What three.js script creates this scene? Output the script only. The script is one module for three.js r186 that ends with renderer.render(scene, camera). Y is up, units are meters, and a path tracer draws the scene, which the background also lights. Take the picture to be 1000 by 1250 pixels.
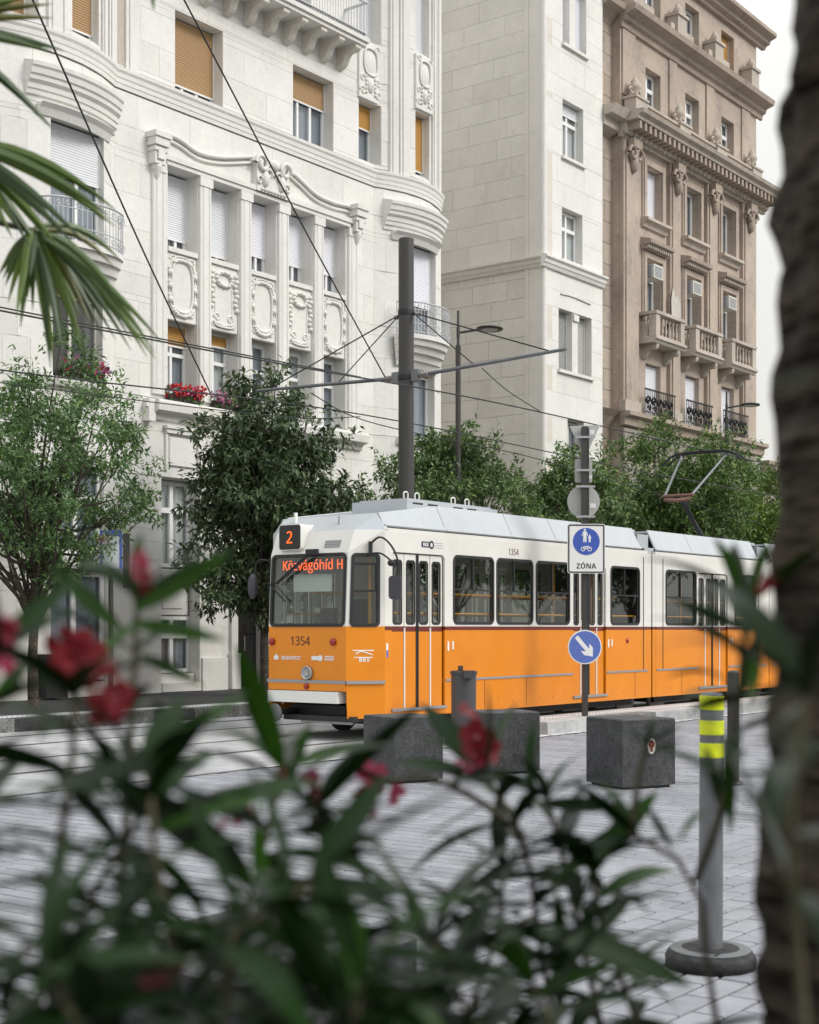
import * as THREE from 'three';
import { mergeGeometries } from 'three/addons/utils/BufferGeometryUtils.js';
import { FontLoader } from 'three/addons/loaders/FontLoader.js';
import { TextGeometry } from 'three/addons/geometries/TextGeometry.js';

// ---------------------------------------------------------------- camera, sky, sun, exposure
// x runs along the street, y is up, the facades stand at z = -24.6 and face +z; the camera stands at the origin, 1.65 m high
const scene = new THREE.Scene();
const camera = new THREE.PerspectiveCamera(2 * Math.atan(625 / 1800) * 180 / Math.PI, 0.8, 0.05, 900);
camera.position.set(0, 1.65, 0);
camera.lookAt(8, 1.65, -6);
camera.setViewOffset(1000, 1250, 0, -142, 1000, 1250);   // rising front: verticals stay vertical
camera.focus = 24; camera.userData.fStop = 4.4;

const renderer = new THREE.WebGLRenderer();
renderer.toneMapping = THREE.LinearToneMapping;
renderer.toneMappingExposure = 1.5;
renderer.shadowMap.enabled = true;

{ // thin even overcast
  const w = 256, h = 128, d = new Float32Array(w * h * 4);
  for (let j = 0; j < h; j++) for (let i = 0; i < w; i++) {
    const e = ((j + 0.5) / h - 0.5) * Math.PI, a = (i + 0.5) / w * Math.PI * 2, s = Math.sin(e);
    const m = 1 + 0.02 * Math.sin(3 * a + 9 * s) + 0.015 * Math.sin(7 * a - 13 * s + 1);
    const L = s > 0 ? 0.5 * (1 + 1.1 * s) * m : 0.22, t = Math.max(0, s);
    d.set([L * (1 - 0.06 * t), L * (0.98 + 0.01 * t), L * (0.925 + 0.10 * t), 1], (j * w + i) * 4);
  }
  const sky = new THREE.DataTexture(d, w, h, THREE.RGBAFormat, THREE.FloatType);
  sky.mapping = THREE.EquirectangularReflectionMapping; sky.magFilter = THREE.LinearFilter; sky.needsUpdate = true;
  scene.background = sky; scene.environment = sky;
}
const sun = new THREE.DirectionalLight(new THREE.Color(1, 0.965, 0.91), 1.5);
sun.position.set(43, 60, 61); sun.target.position.set(18, 0, -14); sun.castShadow = true; sun.shadow.radius = 44;
sun.shadow.mapSize.set(4096, 4096);
Object.assign(sun.shadow.camera, { left: -60, right: 60, top: 60, bottom: -60, near: 1, far: 250 });
scene.add(sun, sun.target);

// ---------------------------------------------------------------- helpers
const V = (x, y, z) => new THREE.Vector3(x, y, z);
function rng(a) { return () => { a |= 0; a = a + 0x6D2B79F5 | 0; let t = Math.imul(a ^ a >>> 15, 1 | a); t = t + Math.imul(t ^ t >>> 7, 61 | t) ^ t; return ((t ^ t >>> 14) >>> 0) / 4294967296; }; }
const R = rng(11), rr = (a, b, r = R) => a + (b - a) * r();
// point at picture column px and row py, Z metres in front of the camera
const at = (px, py, Z) => { const X = (px - 500) / 1800 * Z; return V(0.6 * X + 0.8 * Z, 1.65 + (767 - py) * Z / 1800, 0.8 * X - 0.6 * Z); };

function fin(g, keepNormals) {           // plain triangles with position, normal and uv in metres
  g = g.index ? g.toNonIndexed() : g;
  for (const k of Object.keys(g.attributes)) if (!['position', 'normal', 'uv', 'color'].includes(k)) g.deleteAttribute(k);
  if (!keepNormals || !g.attributes.normal) g.computeVertexNormals();
  const p = g.attributes.position, uv = new Float32Array(p.count * 2), a = V(), b = V(), c = V(), n = V();
  for (let i = 0; i < p.count; i += 3) {
    a.fromBufferAttribute(p, i); b.fromBufferAttribute(p, i + 1); c.fromBufferAttribute(p, i + 2);
    n.copy(b).sub(a).cross(c.clone().sub(a)); const x = Math.abs(n.x), y = Math.abs(n.y), z = Math.abs(n.z);
    [a, b, c].forEach((q, k) => { const [s, t] = y >= x && y >= z ? [q.x, q.z] : x > z ? [q.z, q.y] : [q.x, q.y]; uv[(i + k) * 2] = s; uv[(i + k) * 2 + 1] = t; });
  }
  g.setAttribute('uv', new THREE.BufferAttribute(uv, 2));
  return g;
}
const bx = (x0, x1, y0, y1, z0, z1) => fin(new THREE.BoxGeometry(x1 - x0, y1 - y0, z1 - z0).translate((x0 + x1) / 2, (y0 + y1) / 2, (z0 + z1) / 2));
// a block facing +z with its front edges chamfered by c: 18 triangles
function bev(x0, x1, y0, y1, z0, z1, c) {
  const o = [[x0, y0], [x1, y0], [x1, y1], [x0, y1]], i = [[x0 + c, y0 + c], [x1 - c, y0 + c], [x1 - c, y1 - c], [x0 + c, y1 - c]], v = [];
  const q = (a, b, cc, d) => v.push(...a, ...b, ...cc, ...a, ...cc, ...d);
  for (let k = 0; k < 4; k++) { const m = (k + 1) % 4; q([...o[k], z0], [...o[m], z0], [...o[m], z1 - c], [...o[k], z1 - c]); q([...o[k], z1 - c], [...o[m], z1 - c], [...i[m], z1], [...i[k], z1]); }
  q([...i[0], z1], [...i[1], z1], [...i[2], z1], [...i[3], z1]);
  const g = new THREE.BufferGeometry(); g.setAttribute('position', new THREE.Float32BufferAttribute(v, 3)); return fin(g);
}
// a profile of [out, up] points swept along x between x0 and x1, closed at the ends
function sweep(x0, x1, prof, n = 1, zb = 0) {
  const v = [], m = prof.length;
  for (let k = 0; k < n; k++) {
    const a = x0 + (x1 - x0) * k / n, b = x0 + (x1 - x0) * (k + 1) / n;
    for (let j = 0; j < m - 1; j++) { const [d0, y0] = prof[j], [d1, y1] = prof[j + 1];
      v.push(a, y0, zb + d0, b, y0, zb + d0, b, y1, zb + d1, a, y0, zb + d0, b, y1, zb + d1, a, y1, zb + d1); }
  }
  for (const [x, f] of [[x0, 1], [x1, 0]]) {
    const t = THREE.ShapeUtils.triangulateShape(prof.map((q) => new THREE.Vector2(q[0], q[1])), []);
    for (const tri of t) for (const k of f ? tri : [...tri].reverse()) v.push(x, prof[k][1], zb + prof[k][0]);
  }
  const g = new THREE.BufferGeometry(); g.setAttribute('position', new THREE.Float32BufferAttribute(v, 3)); return fin(g);
}
const lathe = (pts, seg = 20) => fin(new THREE.LatheGeometry(pts.map(([r, y]) => new THREE.Vector2(r, y)), seg), true);
const tube = (pts, r, seg = 5, n) => fin(new THREE.TubeGeometry(new THREE.CatmullRomCurve3(pts, false, 'centripetal'), n || Math.max(2, pts.length * 3), r, seg), true);
function rod(a, b, r0, r1 = r0, seg = 8) {
  const d = b.clone().sub(a), g = new THREE.CylinderGeometry(r1, r0, d.length(), seg).translate(0, d.length() / 2, 0);
  g.applyQuaternion(new THREE.Quaternion().setFromUnitVectors(V(0, 1, 0), d.normalize())).translate(a.x, a.y, a.z); return fin(g, true);
}
// a limb that tapers along a list of points
function limb(pts, r0, r1, seg = 7) {
  const cv = new THREE.CatmullRomCurve3(pts, false, 'centripetal'), n = Math.max(3, pts.length * 4), g = new THREE.TubeGeometry(cv, n, 1, seg), p = g.attributes.position;
  for (let i = 0; i <= n; i++) { const c = cv.getPointAt(i / n), r = r0 + (r1 - r0) * i / n; for (let j = 0; j <= seg; j++) { const k = i * (seg + 1) + j; p.setXYZ(k, c.x + (p.getX(k) - c.x) * r, c.y + (p.getY(k) - c.y) * r, c.z + (p.getZ(k) - c.z) * r); } }
  return fin(g, true);
}
const ball = (x, y, z, sx, sy = sx, sz = sx, w = 8, h = 6) => fin(new THREE.SphereGeometry(1, w, h).scale(sx, sy, sz).translate(x, y, z), true);
function rrect(x0, y0, x1, y1, r, T = THREE.Shape) {
  const s = new T(); s.moveTo(x0 + r, y0); s.lineTo(x1 - r, y0); s.absarc(x1 - r, y0 + r, r, -Math.PI / 2, 0); s.lineTo(x1, y1 - r); s.absarc(x1 - r, y1 - r, r, 0, Math.PI / 2);
  s.lineTo(x0 + r, y1); s.absarc(x0 + r, y1 - r, r, Math.PI / 2, Math.PI); s.lineTo(x0, y0 + r); s.absarc(x0 + r, y0 + r, r, Math.PI, 1.5 * Math.PI); return s;
}
const extr = (shape, d, cs = 5) => fin(new THREE.ExtrudeGeometry(shape, { depth: d, bevelEnabled: false, curveSegments: cs }));
const merge = (gs) => { gs = gs.flat(9); return gs.length === 1 ? gs[0] : mergeGeometries(gs); };
const taken = new Map();
function numbered(n) { const k = taken.get(n) || 0; taken.set(n, k + 1); return k ? n + '_' + String(k).padStart(3, '0') : n; }
function obj(name, geos, mat, parent) {      // one named mesh; a child when a parent is given
  const m = new THREE.Mesh(Array.isArray(geos) ? merge(geos) : geos, mat);
  m.name = parent ? name : numbered(name); m.castShadow = m.receiveShadow = true; (parent || scene).add(m); return m;
}
function tag(o, label, category, group) { Object.assign(o.userData, { label, category }); if (group) o.userData.group = group; return o; }
function thing(name, label, category, group, pos = [0, 0, 0], turn = 0) {
  const o = new THREE.Group(); o.name = numbered(name); o.position.set(...pos); o.rotation.y = turn; scene.add(o); return tag(o, label, category, group);
}
const grp = (name, parent) => { const o = new THREE.Group(); o.name = name; parent.add(o); return o; };
const setting = (o) => { o.userData.kind = 'structure'; return o; };
const stuff = (o) => { o.userData.kind = 'stuff'; return o; };

// ---------------------------------------------------------------- textures and materials
function lattice(seed, n) { const r = rng(seed), a = new Float32Array(n * n); for (let i = 0; i < n * n; i++) a[i] = r(); return a; }
function fbm(size, seed, cells, oct, sx = 1) {   // tiling value noise, 0..1
  const out = new Float32Array(size * size); let amp = 1, tot = 0;
  for (let o = 0; o < oct; o++) {
    const ny = cells << o, nx = Math.max(1, Math.round(ny * sx)), n = Math.max(nx, ny), g = lattice(seed + o * 31, n); tot += amp;
    for (let y = 0; y < size; y++) { const fy = y / size * ny, y0 = Math.floor(fy), ty = fy - y0, wy = ty * ty * (3 - 2 * ty), ya = y0 % ny, yb = (y0 + 1) % ny;
      for (let x = 0; x < size; x++) { const fx = x / size * nx, x0 = Math.floor(fx), tx = fx - x0, wx = tx * tx * (3 - 2 * tx), xa = x0 % nx, xb = (x0 + 1) % nx;
        const a = g[ya * n + xa], b = g[ya * n + xb], c = g[yb * n + xa], d = g[yb * n + xb];
        out[y * size + x] += amp * (a + (b - a) * wx + (c - a) * wy + (a - b - c + d) * wx * wy); } }
    amp *= 0.5;
  }
  for (let i = 0; i < out.length; i++) out[i] /= tot; return out;
}
function tex(size, f, metres, srgb = true) {   // f(i, x, y) -> [r, g, b] 0..1 in display values
  const d = new Uint8Array(size * size * 4);
  for (let i = 0; i < size * size; i++) { const c = f(i, i % size, Math.floor(i / size)); for (let k = 0; k < 3; k++) d[i * 4 + k] = Math.max(0, Math.min(255, c[k] * 255)); d[i * 4 + 3] = 255; }
  const t = new THREE.DataTexture(d, size, size); t.wrapS = t.wrapT = THREE.RepeatWrapping; t.magFilter = THREE.LinearFilter; t.minFilter = THREE.LinearMipmapLinearFilter; t.generateMipmaps = true;
  if (srgb) t.colorSpace = THREE.SRGBColorSpace; t.repeat.set(1 / metres, 1 / metres); t.needsUpdate = true; return t;
}
const N1 = fbm(512, 3, 4, 7), N2 = fbm(512, 77, 8, 6), N3 = fbm(512, 141, 40, 4), NV = fbm(512, 19, 6, 5, 2.5), NB = fbm(512, 211, 24, 5, 0.25);
const grey = (g) => [g, g, g];
const plasterMap = tex(512, (i) => { const g = 0.91 + 0.07 * N1[i] + 0.05 * (N3[i] - 0.5) + (N2[i] > 0.7 ? -0.02 : 0); return [g, g * 0.997, g * (0.985 + 0.02 * N2[i])]; }, 3.1);
const plasterBump = tex(512, (i) => grey(0.5 + 0.5 * (N3[i] - 0.5) + 0.5 * (N1[i] - 0.5)), 1.3, false);
const stainMap = tex(512, (i) => { const s = Math.max(0, NV[i] - 0.64) * 0.6, g = 0.82 + 0.2 * N1[i] + 0.08 * (N3[i] - 0.5) - s * N1[i] - (N2[i] > 0.66 ? 0.06 : 0); return [g, g * 0.985, g * (0.95 + 0.04 * N2[i])]; }, 4.3);
const speckMap = tex(512, (i) => { const r = (Math.imul(i, 2654435761) >>> 8) % 1000 / 1000, g = 0.5 + 0.3 * N2[i] + 0.5 * (N3[i] - 0.5) + 0.3 * (r - 0.5) + (r > 0.97 ? 0.25 : 0); return grey(g); }, 0.8);
const concreteMap = tex(512, (i) => { const g = 0.79 + 0.16 * N1[i] + 0.12 * (N3[i] - 0.5) - (N2[i] > 0.66 ? 0.05 : 0); return [g, g, g * 1.005]; }, 2.3);
const woodish = tex(512, (i) => { const g = 0.35 + 0.75 * NB[i] + 0.25 * (N3[i] - 0.5); return [g, g * 0.96, g * 0.9]; }, 0.55);
const barkBump = tex(512, (i) => grey(NB[i] * 0.7 + N2[i] * 0.5 - 0.1), 0.55, false);
const dirtyMap = tex(512, (i) => { const s = Math.max(0, NV[i] - 0.5), g = 0.92 + 0.08 * N1[i] - 0.1 * s * N2[i]; return [g, g * 0.99, g * 0.97]; }, 2.2);
const lin = (r, g, b) => new THREE.Color().setRGB(r, g, b);
const mat = (c, roughness = 0.8, o = {}) => new THREE.MeshStandardMaterial({ color: c instanceof THREE.Color ? c : lin(...c), roughness, ...o });
const phys = (c, roughness, o) => new THREE.MeshPhysicalMaterial({ color: lin(...c), roughness, ...o });
const stone = (c, o = {}) => mat(c, 0.88, { map: plasterMap, bumpMap: plasterBump, bumpScale: 0.006, ...o });
const M = {
  white: stone([0.82, 0.81, 0.785]), whiteB: stone([0.79, 0.78, 0.755]), whiteC: stone([0.845, 0.835, 0.815]), mortar: stone([0.76, 0.75, 0.72]),
  cream: stone([0.76, 0.725, 0.665]), creamB: stone([0.74, 0.70, 0.635]), creamC: stone([0.78, 0.745, 0.69]),
  tan: mat([0.53, 0.455, 0.395], 0.9, { map: stainMap, bumpMap: plasterBump, bumpScale: 0.008 }), tanB: mat([0.47, 0.40, 0.345], 0.9, { map: stainMap, bumpMap: plasterBump, bumpScale: 0.008 }),
  tanPale: mat([0.58, 0.53, 0.475], 0.9, { map: stainMap, bumpMap: plasterBump, bumpScale: 0.012 }), tanMortar: mat([0.33, 0.27, 0.22], 0.95, { map: stainMap }),
  pvc: mat([0.82, 0.82, 0.82], 0.4), pvcOld: mat([0.70, 0.70, 0.67], 0.55, { map: dirtyMap }),
  shutTan: mat([0.42, 0.27, 0.135], 0.6), shutWood: mat([0.50, 0.27, 0.07], 0.6), shutWhite: mat([0.74, 0.75, 0.78], 0.5), shutPale: mat([0.80, 0.80, 0.86], 0.5),
  curtain: mat([0.30, 0.32, 0.36], 0.95), curtainPale: mat([0.62, 0.62, 0.60], 0.95), dark: mat([0.025, 0.026, 0.028], 0.9), room: mat([0.55, 0.52, 0.47], 0.9),
  glass: phys([0.93, 0.95, 0.96], 0.03, { transmission: 1, thickness: 0, ior: 1.52 }),
  iron: mat([0.03, 0.03, 0.032], 0.55, { metalness: 0.4 }), ironPale: mat([0.52, 0.53, 0.55], 0.55, { metalness: 0.1 }), steel: mat([0.45, 0.46, 0.47], 0.35, { metalness: 0.9 }),
  galv: mat([0.24, 0.25, 0.26], 0.45, { metalness: 0.5, map: concreteMap }), pole: mat([0.06, 0.058, 0.058], 0.42, { metalness: 0.25, map: dirtyMap }), wire: mat([0.02, 0.02, 0.021], 0.6), rust: mat([0.20, 0.10, 0.075], 0.7),
  granite: mat([0.105, 0.108, 0.115], 0.5, { map: speckMap }), kerb: mat([0.42, 0.42, 0.41], 0.8, { map: speckMap }), slab: mat([0.60, 0.60, 0.60], 0.75, { map: concreteMap, bumpMap: plasterBump, bumpScale: 0.004 }),
  asphalt: mat([0.085, 0.086, 0.088], 0.85, { map: speckMap, bumpMap: plasterBump, bumpScale: 0.006 }), ground: mat([0.30, 0.30, 0.305], 0.85, { map: concreteMap }),
  joint: mat([0.035, 0.035, 0.038], 0.95, { map: concreteMap }), soil: mat([0.06, 0.045, 0.035], 1, { map: concreteMap }), rail: mat([0.22, 0.21, 0.20], 0.38, { metalness: 0.8 }), black: mat([0.015, 0.015, 0.016], 0.5),
};
const font = new FontLoader(), sans = await font.loadAsync('fonts/droid/droid_sans_regular.typeface.json'), sansBold = await font.loadAsync('fonts/droid/droid_sans_bold.typeface.json');
function letters(text, size, f = sans, d = 0.002) {   // centred on x, standing on y = 0, facing +z
  const g = new TextGeometry(text, { font: f, size, depth: d, curveSegments: 3, bevelEnabled: false }); g.computeBoundingBox();
  return fin(g.translate(-(g.boundingBox.max.x + g.boundingBox.min.x) / 2, 0, 0));
}
// ---------------------------------------------------------------- ground, plaza paving, tracks, platforms
setting(obj('ground', bx(-150, 420, -0.6, -0.06, -420, 120), M.ground));
const plaza = setting(obj('plaza_paving', [bx(-14, 60, -0.058, -0.012, -11.95, 20)], M.joint));
{
  const tones = [[0.355, 0.36, 0.395], [0.38, 0.385, 0.42], [0.335, 0.34, 0.37], [0.40, 0.405, 0.435]];
  const pm = tones.map((c) => mat(c, 0.7, { map: concreteMap, bumpMap: plasterBump, bumpScale: 0.002 })), pmv = mat([1, 1, 1], 0.7, { map: concreteMap, bumpMap: plasterBump, bumpScale: 0.002, vertexColors: true });
  const list = [], r = rng(5);
  const add = (x0, x1, v0, v1) => {
    const u = (x0 + x1) / 2, v = (v0 + v1) / 2, X = 0.6 * u - 0.8 * v, Z = 0.8 * u + 0.6 * v; if (Z < 4.2) return;
    const px = 500 + 1800 * X / Z; if (px < -420 || px > 1420) return;
    list.push({ x0, x1, v0, v1, Z, seen: px > -10 && px < 1010 && Z > 6.1, size: (x1 - x0) * (v1 - v0) / (Z * Z * Z), t: Math.floor(r() * 4), dy: (r() - 0.5) * 0.004 });
  };
  const g = 0.0085;
  for (let v = 0.2, k = 0; v < 4.7; v += 0.165, k++) for (let x = -1 - (k % 3) * 0.12 - r() * 0.05; x < 24;) { const w = 0.36; add(x + g, x + w - g, v + g, v + 0.165 - g); x += w; }
  for (let x = -1; x < 26; x += 0.8) { add(x + g, x + 0.8 - g, 4.82 + g, 5.12 - g); }
  for (let x = 2, k = 0; x < 34; x += 0.165, k++) for (let v = 5.12 - [0, 0.19, 0.08][k % 3] * 1; v < 11.8;) { const a = Math.max(5.12, v), b = Math.min(11.8, v + 0.36); if (b - a > 0.05) add(x + g, x + 0.165 - g, a + g, b - g); v += 0.36; }
  const make = (p) => bev(p.x0, p.x1, -p.v1, -p.v0, 0, 0.024, 0.005);
  const lay = (gq, p) => { const q = gq.attributes.position; for (let i = 0; i < q.count; i++) { const x = q.getX(i), z = q.getY(i), y = q.getZ(i); q.setXYZ(i, x, y - 0.022 + p.dy, z); }
    for (let i = 0; i < q.count; i += 3) { const a = [q.getX(i + 1), q.getY(i + 1), q.getZ(i + 1)]; q.setXYZ(i + 1, q.getX(i + 2), q.getY(i + 2), q.getZ(i + 2)); q.setXYZ(i + 2, ...a); } return fin(gq); };
  list.sort((a, b) => (b.seen - a.seen) || b.size - a.size);
  list.slice(0, 290).forEach((p) => obj('paver', lay(make(p), p), pm[p.t], plaza));
  const rest = list.slice(290).map((p) => { const q = lay(make(p), p), n = q.attributes.position.count, c = new Float32Array(n * 3); for (let i = 0; i < n; i++) c.set(tones[p.t], i * 3); q.setAttribute('color', new THREE.BufferAttribute(c, 3)); return q; });
  stuff(obj('pavers', rest, pmv, plaza));
}
// track bed: concrete slabs either side of and between the grooved rails
const bed = setting(obj('track_bed', bx(-30, 130, -0.059, -0.03, -19.1, -11.95), M.joint));
{
  const edges = [11.95, 13.56, 13.7, 15.02, 15.16, 16.83, 16.97, 18.29, 18.43, 19.1];
  const tm = [M.slab, mat([0.55, 0.55, 0.56], 0.75, { map: concreteMap, bumpMap: plasterBump, bumpScale: 0.004 }), mat([0.64, 0.64, 0.635], 0.75, { map: concreteMap })];
  for (let k = 0; k < 10; k += 2) for (let x = 2; x < 58; x += 2.4) obj('slab', bx(x + 0.006, x + 2.394, -0.03, rr(-0.003, 0.002), -edges[k + 1], -edges[k] - (k ? 0 : 0.004)), tm[Math.floor(R() * 3)], bed);
  for (const c of [13.63, 15.09, 16.9, 18.36]) { obj('rail', [bx(-30, 130, -0.03, 0.004, -c - 0.03, -c + 0.028)], M.rail, bed); }
}
// far platform and pavement along the facades
const pave = setting(obj('pavement', [bx(-30, 130, -0.055, 0.19, -25.2, -20.05)], M.asphalt));
obj('platform_edge', [bx(-30, 130, -0.054, 0.2, -20.048, -19.45)], M.slab, pave);
for (let x = 4; x < 60; x += 1.0) obj('kerb_stone', bx(x + 0.004, x + 0.996, -0.05, 0.205, -19.448, -19.1), [M.kerb, M.granite, M.kerb][Math.floor(R() * 2.4)], pave);
obj('tactile_strip', Array.from({ length: 300 }, (_, k) => ball(8 + k * 0.1, 0.2, -19.62, 0.028, 0.012, 0.028, 5, 3)), mat([0.8, 0.8, 0.78], 0.7), pave);
// tram stop platform on the plaza side
const stop = setting(obj('tram_platform', [bx(19.95, 90, -0.05, 0.188, -13.02, -12.35)], M.slab));
for (let x = 19.6; x < 60; x += 0.9) obj('kerb_stone', bx(x + 0.003, x + 0.897, -0.05, 0.19 + rr(-0.002, 0.002), -12.348, -12.02), R() < 0.6 ? M.kerb : M.slab, stop);
obj('kerb_end', bx(19.6, 19.945, -0.05, 0.187, -13.0, -12.35), M.kerb, stop);
obj('tactile_strip', Array.from({ length: 180 }, (_, k) => ball(20.3 + k * 0.12, 0.189, -12.62, 0.03, 0.012, 0.03, 5, 3)), mat([0.8, 0.8, 0.78], 0.7), stop);
obj('marking_line', Array.from({ length: 60 }, (_, k) => bx(13 + k * 0.5, 13.4 + k * 0.5, 0.003, 0.005, -11.93, -11.86)), mat([0.75, 0.75, 0.74], 0.7), plaza);
// ---------------------------------------------------------------- building kit
// rectangles left of a region when holes are cut out of it
function cut([x0, x1, y0, y1], holes) {
  const ys = [...new Set([y0, y1, ...holes.flatMap((h) => [h[2], h[3]])])].filter((y) => y >= y0 && y <= y1).sort((a, b) => a - b), out = [];
  for (let k = 0; k < ys.length - 1; k++) {
    const a = ys[k], b = ys[k + 1], m = (a + b) / 2; let spans = [[x0, x1]];
    for (const h of holes) if (h[2] < m && h[3] > m) spans = spans.flatMap(([p, q]) => h[1] <= p || h[0] >= q ? [[p, q]] : [[p, h[0]], [h[1], q]].filter(([s, t]) => t - s > 0.001));
    for (const [p, q] of spans) out.push([p, q, a, b]);
  }
  return out;
}
const noBow = () => 0;
function bent(g, bow) { if (bow === noBow) return g; const p = g.attributes.position; for (let i = 0; i < p.count; i++) p.setZ(i, p.getZ(i) + bow(p.getX(i))); g.computeVertexNormals(); return g; }
// wall of given thickness with its openings, front face at z
function wallWithHoles(name, region, holes, z, th, m, parent, bow = noBow, step = 50) {
  const gs = [];
  for (const [a, b, c, d] of cut(region, holes)) { const n = Math.max(1, Math.ceil((b - a) / step)); for (let k = 0; k < n; k++) gs.push(bent(bx(a + (b - a) * k / n, a + (b - a) * (k + 1) / n, c, d, z - th, z), bow)); }
  return obj(name, gs, m, parent);
}
// ashlar facing: courses of separate stone blocks round the openings
function ashlar(parent, [x0, x1, y0, y1], holes, z, courseH, blockW, mats, seed, { bow = noBow, depth = 0.04, gap = 0.0022, widthAt } = {}) {
  const r = rng(seed); let k = 0;
  for (let y = y0; y < y1 - 0.02; y += courseH, k++) {
    const yb = Math.min(y1, y + courseH);
    for (const [a, b, c, d] of cut([x0, x1, y, yb], holes)) {
      let x = a, first = true;
      while (x < b - 0.001) {
        const bw = widthAt ? widthAt(x) : blockW; let w = first ? bw * (k % 2 ? 0.5 : 1) * rr(0.85, 1.1, r) : bw * rr(0.85, 1.15, r); first = false;
        if (b - x - w < bw * 0.3) w = b - x;
        const e = Math.min(b, x + w), g = gap;
        if (d - c > 0.03) obj('stone_block', bent(bev(x + g, e - g, c + g, d - g, z - 0.01, z + depth + rr(-0.0015, 0.0015, r), 0.002), bow), mats[Math.floor(r() * mats.length)], parent);
        x = e;
      }
    }
  }
}
// a window set back in an opening: frame, panes, roller shutter, curtain
function windowIn(parent, [x0, x1, y0, y1], z, { shutter, drop = 0, cols = 2, transom = 0, curtain, fm = M.pvc, bow = noBow, fw = 0.06, split, box = 0.12 } = {}) {
  const w = grp('window', parent), c = bow((x0 + x1) / 2), Z = z + c, f = [];
  const ty = transom ? y0 + (y1 - y0) * transom : y1;
  f.push(bx(x0, x0 + fw, y0, y1, Z - 0.06, Z), bx(x1 - fw, x1, y0, y1, Z - 0.06, Z), bx(x0 + fw, x1 - fw, y0, y0 + fw, Z - 0.06, Z), bx(x0 + fw, x1 - fw, y1 - fw, y1, Z - 0.06, Z));
  if (transom) f.push(bx(x0 + fw, x1 - fw, ty - fw * 0.7, ty + fw * 0.7, Z - 0.055, Z + 0.012));
  const xs = []; for (let k = 0; k <= cols; k++) xs.push(x0 + fw + (x1 - x0 - 2 * fw) * (split && k === 1 ? split : k / cols));
  for (let k = 1; k < cols; k++) f.push(bx(xs[k] - fw * 0.6, xs[k] + fw * 0.6, y0 + fw, y1 - fw, Z - 0.055, Z + 0.008));
  obj('frame', f, fm, w);
  for (let k = 0; k < cols; k++) for (const [a, b] of transom ? [[y0 + fw, ty - fw * 0.7], [ty + fw * 0.7, y1 - fw]] : [[y0 + fw, y1 - fw]]) {
    const l = xs[k] + (k ? fw * 0.6 : 0), q = xs[k + 1] - (k < cols - 1 ? fw * 0.6 : 0); if (q - l < 0.03) continue;
    obj('pane', bx(l - 0.01, q + 0.01, a - 0.01, b + 0.01, Z - 0.034, Z - 0.030), M.glass, w);
  }
  if (curtain) obj('curtain', (() => { const gs = [], n = Math.round((x1 - x0) / 0.05); const pts = []; for (let k = 0; k <= n; k++) pts.push([x0 + (x1 - x0) * k / n, Z - 0.12 + 0.02 * Math.sin(k * 1.9)]);
    for (let k = 0; k < n; k++) { const [a, za] = pts[k], [b, zb] = pts[k + 1], g = new THREE.BufferGeometry(); g.setAttribute('position', new THREE.Float32BufferAttribute([a, y0, za, b, y0, zb, b, y1, zb, a, y0, za, b, y1, zb, a, y1, za], 3)); gs.push(fin(g)); } return gs; })(), curtain, w);
  if (shutter && drop > 0) { // roller shutter hanging in front of the frame, ribbed slat by slat
    const yb = y1 - (y1 - y0) * drop, n = Math.max(2, Math.round((y1 - yb) / 0.055)), pr = [[-0.012, y1]];
    for (let k = 0; k < n; k++) { const a = y1 - (y1 - yb) * k / n, b = y1 - (y1 - yb) * (k + 1) / n; pr.push([0.014, a - 0.008], [0.02, (a + b) / 2], [0.014, b + 0.008], [0.004, b]); }
    pr.push([-0.012, yb]); pr.reverse();
    obj('shutter', [sweep(x0 + 0.02, x1 - 0.02, pr, 1, Z + 0.012)], shutter, w);
    obj('shutter_rail', [bx(x0 + 0.02, x1 - 0.02, yb - 0.035, yb, Z + 0.005, Z + 0.036), bx(x0, x0 + 0.03, yb - 0.02, y1, Z + 0.001, Z + 0.05), bx(x1 - 0.03, x1, yb - 0.02, y1, Z + 0.001, Z + 0.05)], fm, w);
  }
  return w;
}
const corniceProfile = (y, h, d) => [[0, y], [d * 0.25, y], [d * 0.3, y + h * 0.2], [d * 0.55, y + h * 0.28], [d * 0.6, y + h * 0.5], [d * 0.92, y + h * 0.62], [d, y + h * 0.68], [d, y + h * 0.92], [d * 0.9, y + h], [0, y + h + 0.03]];
const balusterGeo = (x, y, z, h, r) => lathe([[r * 0.8, 0], [r * 0.8, h * 0.08], [r * 0.45, h * 0.14], [r, h * 0.36], [r * 0.5, h * 0.62], [r * 0.42, h * 0.86], [r * 0.8, h * 0.92], [r * 0.8, h]], 8).translate(x, y, z);
const scroll = (x, y, z, s, dir = 1) => tube(Array.from({ length: 14 }, (_, k) => { const a = k * 0.55, q = s * (1 - k / 16); return V(x + dir * q * Math.cos(a), y + q * Math.sin(a), z); }), s * 0.26, 5, 26);
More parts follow.
